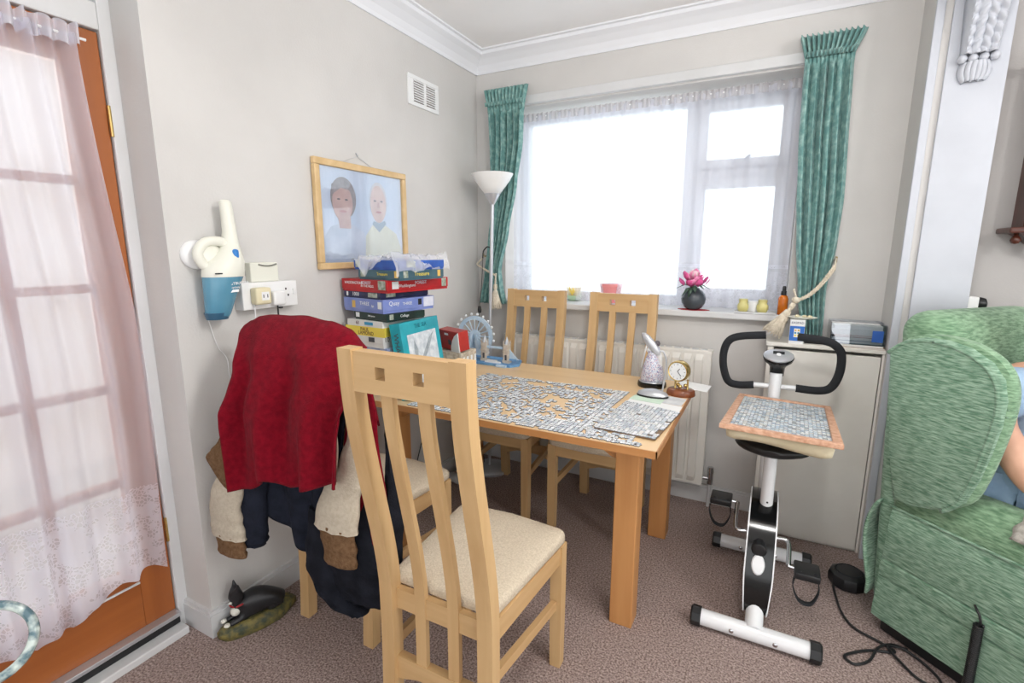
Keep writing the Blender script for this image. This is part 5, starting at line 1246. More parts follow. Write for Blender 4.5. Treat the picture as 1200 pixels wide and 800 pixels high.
# teal jigsaw box leaning against the stack
tz = thing('jigsaw_box', 'turquoise jigsaw box with a silvery picture leaning against the stack', 'box', (0.37,-1.05,TZ))
lean_ = math.radians(8.8)
TM = Matrix.Translation((0.396,-1.195,TZ+0.008)) @ Matrix.Rotation(math.radians(5),4,'Z') @ Matrix.Rotation(-lean_,4,'Y')
def TP(x, y, z): return TM @ Vector((x, y, z))
M['tealbox'] = printed('box_turquoise', (30,170,184), (24,150,166))
bm = new(); box(bm, -0.052, 0, 0, 0.30, 0, 0.325, 0.0015, 1, TM); obj('carton', bm, M['tealbox'], tz)
XT, ZT = TM.to_3x3() @ Vector((0,1,0)), TM.to_3x3() @ Vector((0,0,1))
silver_pic = mat('print_silver', (188,198,206), 0.35, col2=(222,228,232), nscale=40)
plate(tz, 'cover_picture', TP(0.0006,0.152,0.135), XT, ZT, 0.225, 0.27, silver_pic)
for pts, m_ in (([(0.09,0.13),(0.105,0.20),(0.085,0.245),(0.075,0.19)], 'dk'), ([(0.11,0.12),(0.19,0.19),(0.245,0.262),(0.20,0.235),(0.13,0.16)], 'dk')):
    bm = new(); prism(bm, pts, lambda u, v, w: TP(w, u, v), 0.0009, 0.0014); obj('whale_tail', bm, mat('print_mid_grey', (138,150,158), 0.4, col2=(170,180,186), nscale=60), tz)
bm = new(); prism(bm, [(0.20+0.056*math.cos(2*PI*k/28), 0.085+0.056*math.sin(2*PI*k/28)) for k in range(28)], lambda u, v, w: TP(w, u, v), 0.0014, 0.0018); obj('round_inset', bm, K['dk'], tz)
bm = new(); prism(bm, [(0.20+0.052*math.cos(2*PI*k/28), 0.085+0.052*math.sin(2*PI*k/28)) for k in range(28)], lambda u, v, w: TP(w, u, v), 0.0018, 0.0022); obj('round_inset_picture', bm, mat('print_inset', (196,202,204), 0.4, col2=(160,168,172), nscale=90), tz)
text(tz, 'WHALES', TP(-0.026,-0.0012,0.22), -ZT, TM.to_3x3() @ Vector((1,0,0)), 0.034, K['dk'])
text(tz, 'THE SEA', TP(0.0012,0.15,0.30), XT, ZT, 0.026, mat('print_deep_teal', (16,104,118), 0.5))
# red carton behind it on a patterned cream box
cbx = thing('carton', 'cream patterned carton on the table under the small red box', 'box', (0.38,-0.72,TZ))
bm = new(); box(bm, 0.225, 0.385, -0.80, -0.66, TZ, 0.885, 0.002, 1); obj('carton_body', bm, mat('cream_pattern', (206,196,178), 0.7, col2=(168,152,132), nscale=60), cbx)
for k in range(4):
    bm = new(); box(bm, 0.3852, 0.3862, -0.785+k*0.035, -0.770+k*0.035, 0.78, 0.86); obj('printed_bar', bm, K['white'], cbx)
rb = thing('carton', 'small red box with a white rounded flap beside the turquoise jigsaw box', 'box', (0.40,-0.74,0.885))
bm = new(); RB = Matrix.Translation((0.312,-0.745,0.886)) @ Matrix.Rotation(math.radians(-20),4,'Z') @ Matrix.Rotation(0.12,4,'X')
box(bm, -0.085, 0.085, -0.03, 0.03, 0.008, 0.105, 0.002, 1, RB); obj('carton_body', bm, printed('box_red_small', (178,52,46), (160,42,40)), rb)
bm = new(); prism(bm, [(0.015,0.004),(0.02,0.03),(0.034,0.06),(0.055,0.085),(0.085,0.104),(0.085,0.004)], lambda u, v, w: RB @ Vector((u, w, v)), -0.034, -0.0305); obj('white_flap', bm, M['paper'], rb)
bm = new(); box(bm, -0.005, 0.02, -0.0312, -0.0304, 0.035, 0.06, 0, 1, RB); obj('blue_print', bm, K['dk'], rb)
bm = new(); box(bm, -0.03, 0.0, -0.0312, -0.0304, 0.082, 0.092, 0, 1, RB); obj('white_print', bm, K['white'], rb)

# ferris wheel and bridge model
fm = thing('landmark_model', 'pale blue card model of a ferris wheel and a towered bridge on the table', 'model', (0.32,-0.38,TZ))
pb = mat('model_pale_blue', (178,204,226), 0.5, col2=(196,216,232), nscale=30); bb = mat('model_blue', (92,146,196), 0.5, col2=(120,168,210), nscale=30); tw = mat('model_tower', (206,198,186), 0.6, col2=(186,176,162), nscale=60)
bm = new(); prism(bm, [(0.10,-0.46),(0.475,-0.465),(0.505,-0.41),(0.47,-0.31),(0.12,-0.30),(0.09,-0.38)], lambda u, v, w: (u, v, w), TZ, TZ+0.014, 0.002); obj('base', bm, bb, fm)
bm = new(); box(bm, 0.395, 0.455, -0.482, -0.46, TZ, TZ+0.013, 0.002); obj('base_tab', bm, pb, fm)
WC = Vector((0.19,-0.36,0.888))
bm = new(); R_ = 0.116
def ring(bm, r0, r1, ya, yb, n=36):
    pts = []
    vs = [[bm.verts.new((WC.x+r*math.cos(2*PI*k/n), y, WC.z+r*math.sin(2*PI*k/n))) for (r, y) in ((r0,ya),(r1,ya),(r1,yb),(r0,yb))] for k in range(n)]
    for k in range(n):
        a, b = vs[k], vs[(k+1) % n]
        for j in range(4): bm.faces.new((a[j], a[(j+1) % 4], b[(j+1) % 4], b[j]))
ring(bm, R_-0.022, R_, -0.361, -0.349); obj('wheel_rim', bm, pb, fm)
bm = new(); ring(bm, 0.014, 0.034, -0.363, -0.347); obj('wheel_hub', bm, pb, fm)
for k in range(16):
    a = 2*PI*k/16; d = Vector((math.cos(a),0,math.sin(a)))
    bm = new(); tube(bm, [WC+d*0.03, WC+d*(R_-0.015)], 0.0032, 4); obj('spoke', bm, pb, fm)
for k in range(20):
    a = 2*PI*(k+0.5)/20; d = Vector((math.cos(a),0,math.sin(a)))
    if d.z < -0.8: continue
    bm = new(); lathe(bm, [(0,-0.009),(0.006,-0.006),(0.0075,0),(0.006,0.006),(0,0.009)], WC+d*(R_+0.011), 8); obj('capsule', bm, wht, fm, 180)
for s in (-1, 1):
    bm = new(); prism(bm, [(WC.x+s*0.055,TZ+0.012),(WC.x+s*0.028,TZ+0.012),(WC.x+s*0.004,WC.z+0.012),(WC.x+s*0.020,WC.z+0.010)], lambda u, v, w: (u, w, v), -0.378, -0.366); obj('wheel_support', bm, pb, fm)
bm = new(); prism(bm, [(WC.x-0.038,TZ+0.012),(WC.x+0.038,TZ+0.012),(WC.x+0.02,WC.z),(WC.x-0.02,WC.z)], lambda u, v, w: (u, w, v), -0.345, -0.338); obj('wheel_backboard', bm, pb, fm)
for cx_ in (0.287, 0.428):
    bm = new(); y_ = -0.41
    box(bm, cx_-0.021, cx_+0.021, y_-0.018, y_+0.018, TZ+0.012, TZ+0.03, 0.002); box(bm, cx_-0.017, cx_+0.017, y_-0.015, y_+0.015, TZ+0.03, TZ+0.118, 0.002)
    box(bm, cx_-0.020, cx_+0.020, y_-0.018, y_+0.018, TZ+0.072, TZ+0.078)
    for sx in (-1, 1):
        for sy in (-1, 1): lathe(bm, [(0.004,0),(0.004,0.012),(0,0.026)], (cx_+sx*0.014,y_+sy*0.012,TZ+0.116), 6)
    tt = obj('bridge_tower', bm, tw, fm)
    bm = new(); lathe(bm, [(0.016,0),(0.010,0.018),(0.002,0.04),(0,0.044)], (cx_,y_,TZ+0.118), 4); obj('tower_spire', bm, mat('spire_grey', (196,204,212), 0.5), tt)
    bm = new(); box(bm, cx_-0.006, cx_+0.006, y_-0.0158, y_-0.0148, TZ+0.03, TZ+0.06); obj('tower_arch', bm, K['dk'], tt)
bm = new(); box(bm, 0.30, 0.415, -0.415, -0.405, TZ+0.088, TZ+0.100); obj('walkway', bm, pb, fm)
bm = new(); box(bm, 0.16, 0.49, -0.417, -0.403, TZ+0.030, TZ+0.040); obj('bridge_deck', bm, bb, fm)
for s, x0_ in ((-1, 0.27), (1, 0.445)):
    bm = new(); prism(bm, [(x0_,TZ+0.09),(x0_+s*0.03,TZ+0.06),(x0_+s*0.055,TZ+0.035),(x0_,TZ+0.035)], lambda u, v, w: (u, w, v), -0.413, -0.407); obj('suspension_side', bm, pb, fm)
bm = new(); prism(bm, [(0.31,-0.452),(0.40,-0.452),(0.41,-0.445),(0.40,-0.438),(0.31,-0.438)], lambda u, v, w: (u, v, w), TZ+0.014, TZ+0.022); box(bm, 0.325, 0.385, -0.45, -0.44, TZ+0.022, TZ+0.03); obj('river_boat', bm, wht, fm)

# ================================================================== figurine, lamp, clock and papers at the table end
o = quad_slab('paper_sheet', [(1.34,-0.305),(1.482,-0.345),(1.475,-0.465),(1.335,-0.44)], TZ+0.0006, TZ+0.0026, M['paper']); tag(o, 'white paper sheets poking over the far right table corner', 'paper')
o = quad_slab('paper_sheet', [(1.29,-0.60),(1.412,-0.62),(1.405,-0.73),(1.275,-0.715)], TZ+0.0014, TZ+0.002, M['paper_grey']); tag(o, 'grey printed leaflet on the table beside the brass clock', 'leaflet')
o = quad_slab('paper_sheet', [(1.20,-0.655),(1.33,-0.675),(1.325,-0.745),(1.19,-0.725)], TZ+0.0022, TZ+0.0030, mat('mint_paper', (206,226,206), 0.8)); tag(o, 'pale green paper under the small silver desk lamp', 'paper')
fg = thing('figurine', 'flower-patterned porcelain figurine on a round black base on the table', 'figurine', (1.228,-0.47,TZ))
bm = new(); lathe(bm, [(0.056,0),(0.058,0.006),(0.056,0.022),(0.05,0.026),(0,0.026)], (1.232,-0.47,TZ), 28, None, 1.15, 1.0); obj('base', bm, M['black_gloss'], fg, 40)
bm = new(); lathe(bm, [(0.052,0.024),(0.050,0.028),(0,0.028)], (1.232,-0.47,TZ), 28, None, 1.15, 1.0); obj('base_top', bm, M['silver'], fg, 40)
M['china'] = mat('flowered_china', (232,234,240), 0.15)
nt = M['china'].node_tree; b_ = nt.nodes['Principled BSDF']; vo = nt.nodes.new('ShaderNodeTexVoronoi'); vo.inputs['Scale'].default_value = 70; rp = nt.nodes.new('ShaderNodeValToRGB'); rp.color_ramp.interpolation = 'CONSTANT'
for i, (p_, c_) in enumerate(((0,(232,234,240)),(0.45,(72,98,160)),(0.58,(228,232,240)),(0.72,(190,110,130)),(0.82,(120,150,190)),(0.92,(234,234,238)))):
    e = rp.color_ramp.elements[i] if i < 2 else rp.color_ramp.elements.new(p_)
    e.position = p_; e.color = srgb(c_)
nt.links.new(vo.outputs['Color'], rp.inputs[0]); nt.links.new(rp.outputs[0], b_.inputs['Base Color'])
bm = new(); lathe(bm, [(0.048,0.026),(0.055,0.035),(0.050,0.07),(0.042,0.105),(0.033,0.135),(0.026,0.155),(0.030,0.17),(0.028,0.185),(0.012,0.20),(0,0.202)], (1.232,-0.47,TZ), 28, None, 1.0, 0.75); obj('skirted_body', bm, M['china'], fg, 60)
bm = new(); lathe(bm, [(0,-0.014),(0.010,-0.009),(0.014,0),(0.010,0.011),(0,0.015)], (1.248,-0.475,TZ+0.205), 14); obj('head', bm, mat('china_hair', (88,82,88), 0.3), fg, 180)
bm = new(); tube(bm, catmull([(1.205,-0.475,TZ+0.17),(1.255,-0.49,TZ+0.175),(1.265,-0.475,TZ+0.11),(1.262,-0.46,TZ+0.03)], 5), [0.01]*15+[0.008], 8); obj('cloak_edge', bm, M['white'], fg, 180)
ml = thing('desk_lamp', 'small silver desk lamp with oval head bent above the floral figurine', 'lamp', (1.275,-0.65,TZ))
bm = new(); lathe(bm, [(0.058,0),(0.06,0.004),(0.058,0.008)], (1.272,-0.645,TZ+0.003), 28, None, 1.15, 0.62); obj('base_rim', bm, M['black'], ml, 40)
bm = new(); lathe(bm, [(0.058,0.008),(0.054,0.018),(0.035,0.028),(0.012,0.033),(0,0.034)], (1.272,-0.645,TZ+0.003), 28, None, 1.15, 0.62); obj('base', bm, M['silver'], ml, 60)
bm = new(); tube(bm, catmull([(1.31,-0.64,TZ+0.018),(1.318,-0.64,TZ+0.09),(1.322,-0.645,TZ+0.16),(1.308,-0.65,TZ+0.205),(1.288,-0.655,TZ+0.20)], 6), 0.0038, 8); obj('stem', bm, M['silver'], ml, 180)
HM = Matrix.Rotation(math.radians(-40),3,'Y')
bm = new(); lathe(bm, [(0,-0.062),(0.010,-0.055),(0.017,-0.03),(0.020,0.0),(0.018,0.03),(0.010,0.052),(0,0.06)], (1.255,-0.655,TZ+0.235), 18, HM, 1.0, 0.7); obj('lamp_head', bm, M['silver'], ml, 180)
bm = new(); tube(bm, [(1.185,-0.40,TZ+0.185),(1.165,-0.41,TZ+0.07)], 0.004, 8); tag(obj('white_stick', bm, M['white'], None, 60), 'thin white stick propped on the table behind the figurine', 'stick')
ck = thing('mantel_clock', 'small brass balance clock on an oval polished wood base', 'clock', (1.376,-0.555,TZ))
bm = new(); lathe(bm, [(0.054,0),(0.056,0.005),(0.054,0.018),(0.050,0.026),(0.046,0.028),(0,0.028)], (1.376,-0.555,TZ), 28, None, 1.1, 0.9); obj('base', bm, mat('polished_wood', (140,82,50), 0.2, col2=(112,62,38), nscale=20), ck, 40)
for sx in (-1, 1):
    bm = new(); lathe(bm, [(0.006,0),(0.004,0.006),(0.004,0.036),(0.006,0.042)], (1.376+sx*0.026,-0.55,TZ+0.028), 10); obj('pillar', bm, M['gold'], ck, 40)
CM = Matrix.Rotation(math.radians(-14),3,'Z') @ Matrix.Rotation(PI/2,3,'X')
CC = Vector((1.362,-0.56,TZ+0.107))
bm = new(); lathe(bm, [(0,-0.028),(0.043,-0.028),(0.046,-0.02),(0.046,0.008),(0.043,0.014),(0.039,0.012),(0.039,0.004),(0,0.004)], CC, 30, CM); obj('clock_case', bm, M['gold'], ck, 40)
bm = new(); lathe(bm, [(0.039,0.006),(0.039,0.011),(0,0.011)], CC, 30, CM); dl = obj('dial', bm, M['white'], ck, 40)
for a, L in ((0.6,0.017),(2.4,0.025)):
    bm = new(); d = CM @ Vector((math.sin(a),math.cos(a),0)); n_ = CM @ Vector((0,0,1)); tube(bm, [CC+n_*0.013, CC+n_*0.013+d*L], 0.0014, 4); obj('hand', bm, M['black'], dl)
for k in range(12):
    bm = new(); a = 2*PI*k/12; d = CM @ Vector((math.sin(a),math.cos(a),0)); n_ = CM @ Vector((0,0,1)); tube(bm, [CC+n_*0.0118+d*0.029, CC+n_*0.0118+d*0.034], 0.001, 4); obj('hour_mark', bm, M['black'], dl)
for k in range(3):
    bm = new(); a = 2*PI*k/3+0.4; lathe(bm, [(0,-0.009),(0.007,-0.006),(0.009,0),(0.007,0.006),(0,0.009)], (1.376+0.018*math.cos(a),-0.555+0.018*math.sin(a),TZ+0.042), 12); obj('pendulum_ball', bm, M['gold'], ck, 180)

# ================================================================== window sill things
SZ = 1.068
dsh = thing('flower_dish', 'pale green dish with yellow petals on the sill behind the net curtain', 'dish', (0.605,0.145,SZ))
bm = new(); lathe(bm, [(0.03,0),(0.045,0.01),(0.052,0.03),(0.05,0.034),(0.04,0.012),(0,0.008)], (0.605,0.145,SZ), 24); obj('dish', bm, mat('pale_green_china', (178,206,176), 0.3), dsh, 40)
for k in range(14):
    a = 2*PI*k/14; bm = new(); d = Vector((math.cos(a),math.sin(a),0)); c = Vector((0.605,0.145,SZ+0.012)); q = Vector((-d.y,d.x,0))
    v = [bm.verts.new(p) for p in (c+d*0.02-q*0.006, c+d*0.036-q*0.012+Vector((0,0,0.04)), c+d*0.05+Vector((0,0,0.078)), c+d*0.036+q*0.012+Vector((0,0,0.04)), c+d*0.02+q*0.006)]
    bm.faces.new(v); obj('petal', bm, mat('yellow_petal', (240,214,110), 0.6), dsh, solid=0.002)
pp = thing('plant_pot', 'pink tapered plant pot on the sill behind the net curtain', 'pot', (0.838,0.15,SZ))
bm = new(); lathe(bm, [(0.048,0),(0.065,0.095),(0.068,0.097),(0.068,0.112),(0.062,0.112),(0.058,0.095),(0.05,0.09),(0,0.09)], (0.838,0.15,SZ), 28); obj('pot', bm, mat('pink_plastic', (238,150,150), 0.4), pp, 40)
bm = new(); lathe(bm, [(0.056,0.0),(0.05,0.006),(0,0.008)], (0.838,0.15,SZ+0.088), 20); obj('soil', bm, mat('soil', (92,70,56), 0.95), pp)
mt_ = thing('red_mat', 'small red mat under the dark vase on the sill', 'mat', (1.335,-0.015,SZ))
bm = new(); lathe(bm, [(0.07,0),(0.07,0.0025),(0,0.0025)], (1.335,-0.012,SZ), 8, None, 1.15, 0.6); obj('mat_body', bm, mat('red_mat_cloth', (160,30,40), 0.9), mt_)
vs_ = thing('vase', 'round charcoal vase holding a pink flower on the window sill', 'vase', (1.332,-0.012,SZ+0.0025))
VC = (1.332,-0.012,SZ+0.0025)
bm = new(); lathe(bm, [(0.028,0),(0.045,0.012),(0.059,0.035),(0.062,0.056),(0.056,0.08),(0.042,0.098),(0.030,0.105),(0.026,0.112),(0.022,0.112),(0.024,0.10),(0,0.09)], VC, 28); obj('vase_body', bm, mat('charcoal_glaze', (54,60,66), 0.25, col2=(74,80,86), nscale=10), vs_, 60)
fl2 = thing('flower', 'pink and white peony bloom with dark green leaves in the round vase', 'flower', (1.332,-0.012,SZ+0.11))
pinks = [mat('petal_pink', (226,92,156), 0.7), mat('petal_pale', (246,206,216), 0.7), mat('petal_rose', (238,146,186), 0.7)]
rnd = random.Random(5); FC = Vector((1.325,-0.018,SZ+0.142))
for k in range(34):
    a = rnd.uniform(0,2*PI); e = rnd.uniform(-0.2,1.35); d = Vector((math.cos(a)*math.cos(e),math.sin(a)*math.cos(e),math.sin(e)*0.75)); d.normalize()
    q = d.cross(Vector((0,0,1))); q = q.normalized() if q.length > 0.01 else Vector((1,0,0)); up2 = q.cross(d)
    bm = new(); s0 = rnd.uniform(0.026,0.036); R1 = rnd.uniform(0.03,0.056)
    c = FC+Vector((d.x*R1*1.25,d.y*R1*0.9,d.z*R1*0.9)); tip = d*0.4+Vector((0,0,0.6)); tip.normalize(); pl = tip.cross(q).normalized()
    pts = [c-tip*s0*0.7, c-tip*s0*0.2-q*s0*0.6, c+tip*s0*0.45-q*s0*0.5+d*0.004, c+tip*s0*0.7+d*0.007, c+tip*s0*0.45+q*s0*0.5+d*0.004, c-tip*s0*0.2+q*s0*0.6]
    vv = [bm.verts.new(p) for p in pts]; m0 = bm.verts.new(c+d*0.008)
    for i in range(6): bm.faces.new((vv[i], vv[(i+1) % 6], m0))
    obj('petal', bm, pinks[0] if (abs(d.x) > 0.62 or k % 7 == 0) else pinks[1+(k % 2)], fl2, 180, solid=0.0012)
lg = mat('dark_leaf', (52,76,62), 0.5, col2=(70,96,76), nscale=30)
for (dx, dy, dz) in ((-0.085,-0.01,-0.012),(-0.05,-0.05,-0.05),(-0.015,-0.065,-0.055),(0.085,0,-0.012),(0.06,-0.04,-0.01),(0.02,-0.06,-0.03)):
    b0 = Vector((1.328,-0.02,SZ+0.122)); tip = b0+Vector((dx,dy,dz)); mid = (b0+tip)/2+Vector((0,0,0.016)); q = (tip-b0).cross(Vector((0,0,1))).normalized()*0.014
    bm = new(); vv = [bm.verts.new(p) for p in (b0, mid-q, tip, mid+q, mid+Vector((0,0,0.004)))]
    for i in range(4): bm.faces.new((vv[i], vv[(i+1) % 4], vv[4]))
    obj('leaf', bm, lg, fl2, 180, solid=0.0015)
bm = new(); tube(bm, [(1.332,-0.012,SZ+0.03),(1.328,-0.016,SZ+0.13)], 0.003, 6); obj('stem', bm, lg, fl2)
tr_ = thing('tray', 'thin grey tray on the sill carrying three small pots', 'tray', (1.625,-0.02,SZ))
bm = new(); box(bm, 1.535, 1.72, -0.058, 0.03, SZ, SZ+0.004, 0.001); obj('tray_base', bm, M['paper_grey'], tr_)
bm = new(); 
for a in ((1.535,1.72,-0.058,-0.055),(1.535,1.72,0.027,0.03),(1.535,1.538,-0.055,0.027),(1.717,1.72,-0.055,0.027)): box(bm, a[0], a[1], a[2], a[3], SZ+0.003, SZ+0.009)
obj('tray_rim', bm, M['paper_grey'], tr_)
def pot(name, label, x, y, m, prof, grp=None, cat='pot'):
    g = thing(name, label, cat, (x,y,SZ+0.004), grp); bm = new(); lathe(bm, prof, (x,y,SZ+0.004), 20); b = obj('pot_body', bm, m, g, 50)
    bm = new(); lathe(bm, [(prof[-2][0],0),(prof[-2][0]+0.003,0.002),(prof[-2][0],0.004)], (x,y,SZ+0.004+prof[-2][1]), 20); obj('rim', bm, m, g)
yel = mat('yellow_pottery', (214,206,138), 0.35, col2=(202,192,120), nscale=20)
P_ = [(0.018,0),(0.024,0.008),(0.028,0.022),(0.026,0.036),(0.019,0.046),(0.022,0.060),(0.018,0.061),(0,0.05)]
pot('candle_pot', 'yellow pottery candle pot at the left end of the sill tray', 1.572, -0.01, yel, P_)
pot('candle_pot', 'yellow pottery candle pot beside the amber spray bottle end of the tray', 1.660, -0.018, yel, P_)
pot('cup', 'small white cup between the two yellow pots on the sill', 1.616, -0.004, M['white'], [(0.018,0),(0.024,0.006),(0.026,0.05),(0.022,0.051),(0,0.03)], cat='cup')
sb_ = thing('spray_bottle', 'amber spray bottle with a black pump at the right end of the sill', 'bottle', (1.748,-0.02,SZ))
bm = new(); lathe(bm, [(0.019,0),(0.022,0.003),(0.022,0.078),(0.017,0.092),(0.010,0.097),(0,0.097)], (1.748,-0.022,SZ), 20); obj('bottle_body', bm, mat('amber_plastic', (206,112,30), 0.2, col2=(190,98,24), nscale=12), sb_, 50)
bm = new(); lathe(bm, [(0.012,0.095),(0.012,0.115),(0.008,0.117),(0.008,0.135),(0.005,0.14),(0,0.14)], (1.748,-0.022,SZ), 16); obj('pump', bm, M['black'], sb_, 40)
bm = new(); tube(bm, [(1.748,-0.022,SZ+0.130),(1.748,-0.036,SZ+0.130)], 0.003, 8); obj('nozzle', bm, M['black'], sb_)

# ================================================================== on the cream cupboard
CZ = 0.958
cb_ = thing('card_box', 'small blue and white printed card box on the cream cupboard', 'box', (1.81,-0.165,CZ))
bm = new(); box(bm, 1.782, 1.842, -0.195, -0.15, CZ, 1.068, 0.001, 1); obj('carton', bm, M['white'], cb_)
plate(cb_, 'blue_panel', (1.812,-0.1954,1.005), (1,0,0), UP, 0.058, 0.068, mat('print_blue', (44,110,196), 0.4)); plate(cb_, 'window_print', (1.812,-0.1960,1.008), (1,0,0), UP, 0.024, 0.040, M['paper'])
for dx in (-0.006, 0.006):
    for k, c in enumerate(('yellow','teal','gold')): plate(cb_, 'colour_print', (1.812+dx,-0.1965,0.996+k*0.012), (1,0,0), UP, 0.008, 0.008, K[c])
text(cb_, 'EASIPAD', (1.812,-0.196,1.054), (1,0,0), UP, 0.013, mat('print_navy', (50,60,100), 0.5))
sc = thing('saucer', 'cream saucer of odds and ends balanced on the blue card box', 'saucer', (1.825,-0.165,1.068))
bm = new(); lathe(bm, [(0.03,0),(0.05,0.003),(0.062,0.009),(0.060,0.011),(0.045,0.006),(0,0.005)], (1.828,-0.160,1.0685), 24, None, 1.0, 0.6); obj('dish', bm, M['offwhite'], sc, 40)
for k, (dx, dy) in enumerate(((-0.02,0.0),(0.01,0.005),(0.03,-0.005))):
    bm = new(); lathe(bm, [(0,0),(0.009,0.002),(0.011,0.007),(0.006,0.012),(0,0.013)], (1.828+dx,-0.16+dy,1.075), 10); obj('trinket', bm, M['ivory'], sc, 180)
bm = new(); box(bm, 1.845, 1.935, -0.17, -0.12, CZ, CZ+0.028, 0.006, 3); tag(obj('glasses_case', bm, M['black'], None, 40), 'black spectacle case lying under the right curtain hem on the cupboard', 'case')
ptr = thing('letter_tray', 'clear plastic tray of letters and magazines at the right of the cupboard top', 'tray', (2.04,-0.11,CZ))
bm = new(); box(bm, 1.945, 2.142, -0.185, -0.03, CZ+0.014, CZ+0.017); 
for a in ((1.945,2.142,-0.187,-0.185),(1.945,2.142,-0.03,-0.028),(1.943,1.945,-0.187,-0.028),(2.142,2.144,-0.187,-0.028)): box(bm, a[0], a[1], a[2], a[3], CZ+0.014, CZ+0.105)
obj('tray_shell', bm, M['clear'], ptr)
lay = [('brown card folder under the clear letter tray', (1.955,2.148,-0.196,-0.04), CZ, CZ+0.006, (150,128,106)), ('white magazine second under the clear letter tray', (1.95,2.14,-0.19,-0.04), CZ+0.006, CZ+0.0138, (214,212,208)),
       ('dark blue magazine at the bottom of the letter tray', (1.952,2.138,-0.178,-0.04), CZ+0.0172, CZ+0.030, (64,82,120)), ('grey magazine low in the letter tray', (1.95,2.12,-0.176,-0.045), CZ+0.030, CZ+0.045, (122,126,130)),
       ('red and white leaflet in the middle of the letter tray', (1.96,2.10,-0.178,-0.05), CZ+0.045, CZ+0.053, (176,90,84)), ('pale grey magazine near the top of the letter tray', (1.948,2.13,-0.176,-0.04), CZ+0.053, CZ+0.078, (200,200,196)),
       ('white envelopes on top of the letter tray', (1.955,2.135,-0.17,-0.04), CZ+0.078, CZ+0.095, (232,232,230))]
for i, (lb, (a, b, c, d), za, zb, col) in enumerate(lay):
    g = thing('magazine', lb, 'magazine', ((a+b)/2,(c+d)/2,za), 'papers on the cupboard'); rz = Matrix.Translation(((a+b)/2,(c+d)/2,0)) @ Matrix.Rotation(math.radians((i*7 % 5)-2)*0.6,4,'Z') @ Matrix.Translation((-(a+b)/2,-(c+d)/2,0))
    bm = new(); box(bm, a+0.002, b-0.002, c+0.002, d-0.002, za, zb-0.001, 0, 1, rz); obj('pages', bm, M['paper'], g)
    bm = new(); box(bm, a, b, c, d, zb-0.0012, zb, 0, 1, rz); box(bm, a, b, c, d, za, za+0.001, 0, 1, rz); obj('cover', bm, mat('cover', col, 0.4, col2=tuple(min(255,x+40) for x in col), nscale=40), g)
plate(ptr, 'blue_label', (2.115,-0.1878,CZ+0.055), (1,0,0), UP, 0.04, 0.05, mat('label_blue', (50,96,176), 0.4))

# ================================================================== floor things
ct = thing('cat_ornament', 'black and white reclining cat ornament on a mossy green base by the skirting', 'ornament', (0.07,-1.76,0))
CT = Matrix.Translation((0.082,-1.75,0)) @ Matrix.Rotation(math.radians(-14),4,'Z')
bm = new(); rings = []
for z, k in ((0,0.92),(0.012,1.0),(0.03,1.0),(0.045,0.9),(0.052,0.7)):
    rings.append([CT @ Vector((0.058*k*math.cos(a)*(1+0.08*math.sin(5*a)), 0.135*k*math.sin(a)*(1+0.05*math.cos(4*a)), z+0.004*math.sin(7*a))) for a in [2*PI*i/30 for i in range(30)]])
loft(bm, rings); obj('mossy_base', bm, mat('mossy_base', (58,66,50), 0.6, col2=(124,112,58), nscale=40, bump=0.4), ct, 60)
cv = [CT @ Vector(p) for p in ((0,0.055,0.118),(0,0.0,0.110),(0,-0.045,0.10),(0.0,-0.062,0.125),(0,-0.072,0.150),(0.0,-0.094,0.146),(0.018,-0.055,0.062),(0.016,-0.105,0.056),(-0.018,-0.055,0.062),(-0.016,-0.105,0.056),(0.016,-0.066,0.176),(0.022,-0.066,0.198),(-0.016,-0.066,0.176),(-0.022,-0.066,0.198),(0.035,0.06,0.07),(0.03,0.02,0.06),(0.02,0.085,0.06),(0.04,0.04,0.058))]
skin_real('cat', cv, [(0,1),(1,2),(2,3),(3,4),(4,5),(2,6),(6,7),(2,8),(8,9),(4,10),(10,11),(4,12),(12,13),(0,14),(14,15),(0,16),(16,17)], [(0.048,0.056),(0.044,0.05),(0.034,0.038),(0.024,0.024),(0.031,0.029),(0.012,0.011),(0.014,0.014),(0.010,0.009),(0.014,0.014),(0.010,0.009),(0.010,0.008),(0.002,0.002),(0.010,0.008),(0.002,0.002),(0.026,0.026),(0.014,0.014),(0.010,0.010),(0.008,0.008)], mat('cat_black', (28,29,32), 0.35), ct, 0)
bm = new(); lathe(bm, [(0,-0.016),(0.016,-0.012),(0.021,0),(0.016,0.012),(0,0.016)], CT @ Vector((0.006,-0.078,0.092)), 14, None, 0.8, 0.8); obj('white_bib', bm, M['offwhite'], ct, 180)
bm = new(); p_ = [CT @ Vector((0.025*math.cos(a), -0.066+0.025*math.sin(a), 0.117)) for a in [2*PI*i/18 for i in range(18)]]; tube(bm, p_, 0.0035, 6, closed=True); obj('red_collar', bm, mat('cat_collar', (150,24,30), 0.4), ct, 180)
for s in (-1, 1):
    bm = new(); lathe(bm, [(0,-0.007),(0.008,-0.004),(0.011,0),(0.008,0.005),(0,0.007)], CT @ Vector((s*0.016,-0.112,0.058)), 10); obj('white_paw', bm, M['offwhite'], ct, 180)
bm = new(); lathe(bm, [(0,-0.006),(0.007,0),(0,0.006)], CT @ Vector((0.014,-0.094,0.136)), 10); obj('white_muzzle', bm, M['offwhite'], ct, 180)
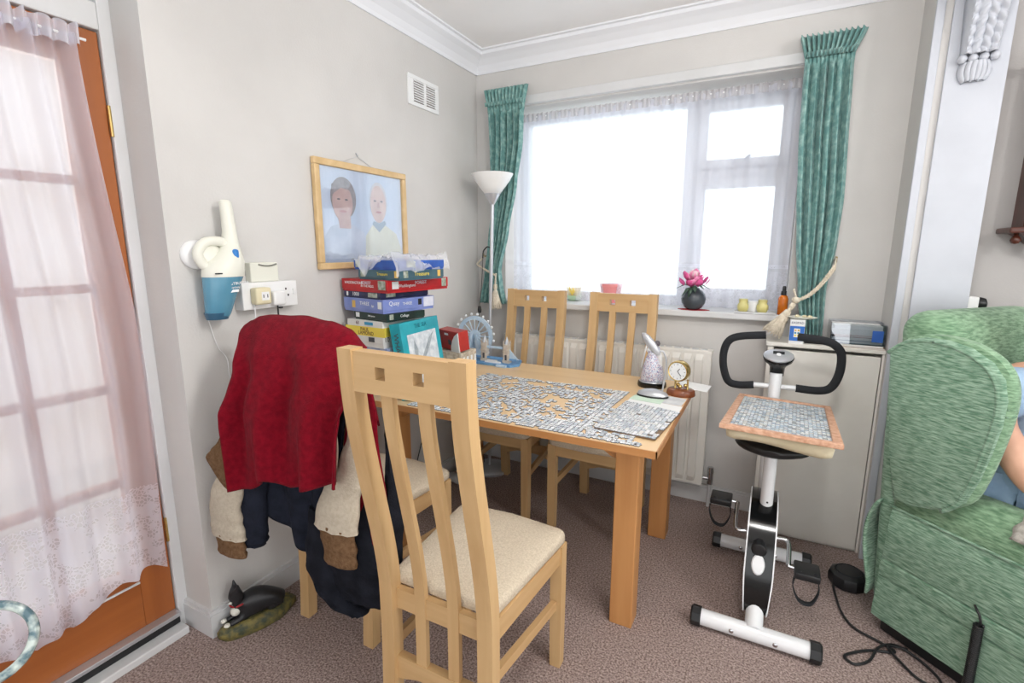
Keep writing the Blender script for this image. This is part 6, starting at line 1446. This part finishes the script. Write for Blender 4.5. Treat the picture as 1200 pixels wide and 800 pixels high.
# mottled glass rim at the lower left
rg = thing('round_glass_mirror', 'round mottled pale blue glass rim standing at the lower left corner', 'mirror', (0.10,-2.44,0.0))
RC = Vector((0.10,-2.44,0.45)); ax = Vector((0.85,-0.18,0.5)).normalized(); q1 = ax.cross(Vector((0,0,1))).normalized(); q2 = q1.cross(ax)
blg = mat('mottled_glass', (214,228,222), 0.15, col2=(92,122,132), nscale=30, lo=0.42, hi=0.6)
bm = new(); tube(bm, [RC+(q1*math.cos(a)+q2*math.sin(a))*0.085 for a in [2*PI*i/48 for i in range(48)]], 0.011, 10, closed=True); obj('rim', bm, blg, rg, 180)
bm = new(); tube(bm, [RC-q2*0.09, RC-q2*0.2, Vector((RC.x-0.02,RC.y,0.02))], 0.008, 10); obj('stand_pole', bm, M['silver'], rg, 60)
bm = new(); lathe(bm, [(0.07,0),(0.07,0.008),(0.02,0.02),(0,0.02)], (RC.x-0.02,RC.y,0), 24); obj('stand_base', bm, M['silver'], rg, 40)
# under the table
bm = new(); tube(bm, [(0.02,-0.9,0.40),(0.02,-0.9,0.40)], 0.001, 4, caps=False); bm.free()
ws = thing('wall_socket', 'white single socket low on the left wall behind the draped chair', 'socket', (0.0,-0.86,0.39))
bm = new(); box(bm, 0, 0.03, -0.905, -0.82, 0.38, 0.465, 0.004); obj('face_plate', bm, M['white'], ws)
bm = new(); box(bm, 0.03, 0.06, -0.885, -0.84, 0.395, 0.445, 0.008, 3); obj('plug', bm, M['white'], ws, 50)
bm = new(); tube(bm, catmull([(0.02,-0.55,0.62),(0.02,-0.60,0.45),(0.022,-0.72,0.2),(0.03,-0.78,0.02)], 6), 0.0035, 6); tag(obj('black_cable', bm, M['black'], None, 180), 'black cable running down the left wall under the table', 'cable')
sl = thing('slipper', 'pale slipper lying under the far side of the table', 'slipper', (0.1,-0.44,0))
bm = new(); rings = []
for t, w2, h in ((0,0.02,0.03),(0.15,0.034,0.045),(0.4,0.034,0.04),(0.6,0.04,0.055),(0.85,0.04,0.045),(1,0.02,0.02)):
    c = Vector((0.035+0.125*t,-0.43-0.03*t,0)); rings.append([c+Vector((0.4*w2*math.cos(a), w2*math.cos(a), max(0,h*(0.5+0.5*math.sin(a))))) for a in [2*PI*i/14 for i in range(14)]])
loft(bm, rings); obj('upper', bm, mat('slipper_cloth', (196,196,194), 0.9), sl, 60)
bm = new(); box(bm, 0.135, 0.172, -0.475, -0.435, 0.0, 0.02, 0.008); obj('pink_trim', bm, mat('slipper_pink', (190,110,100), 0.9), sl)
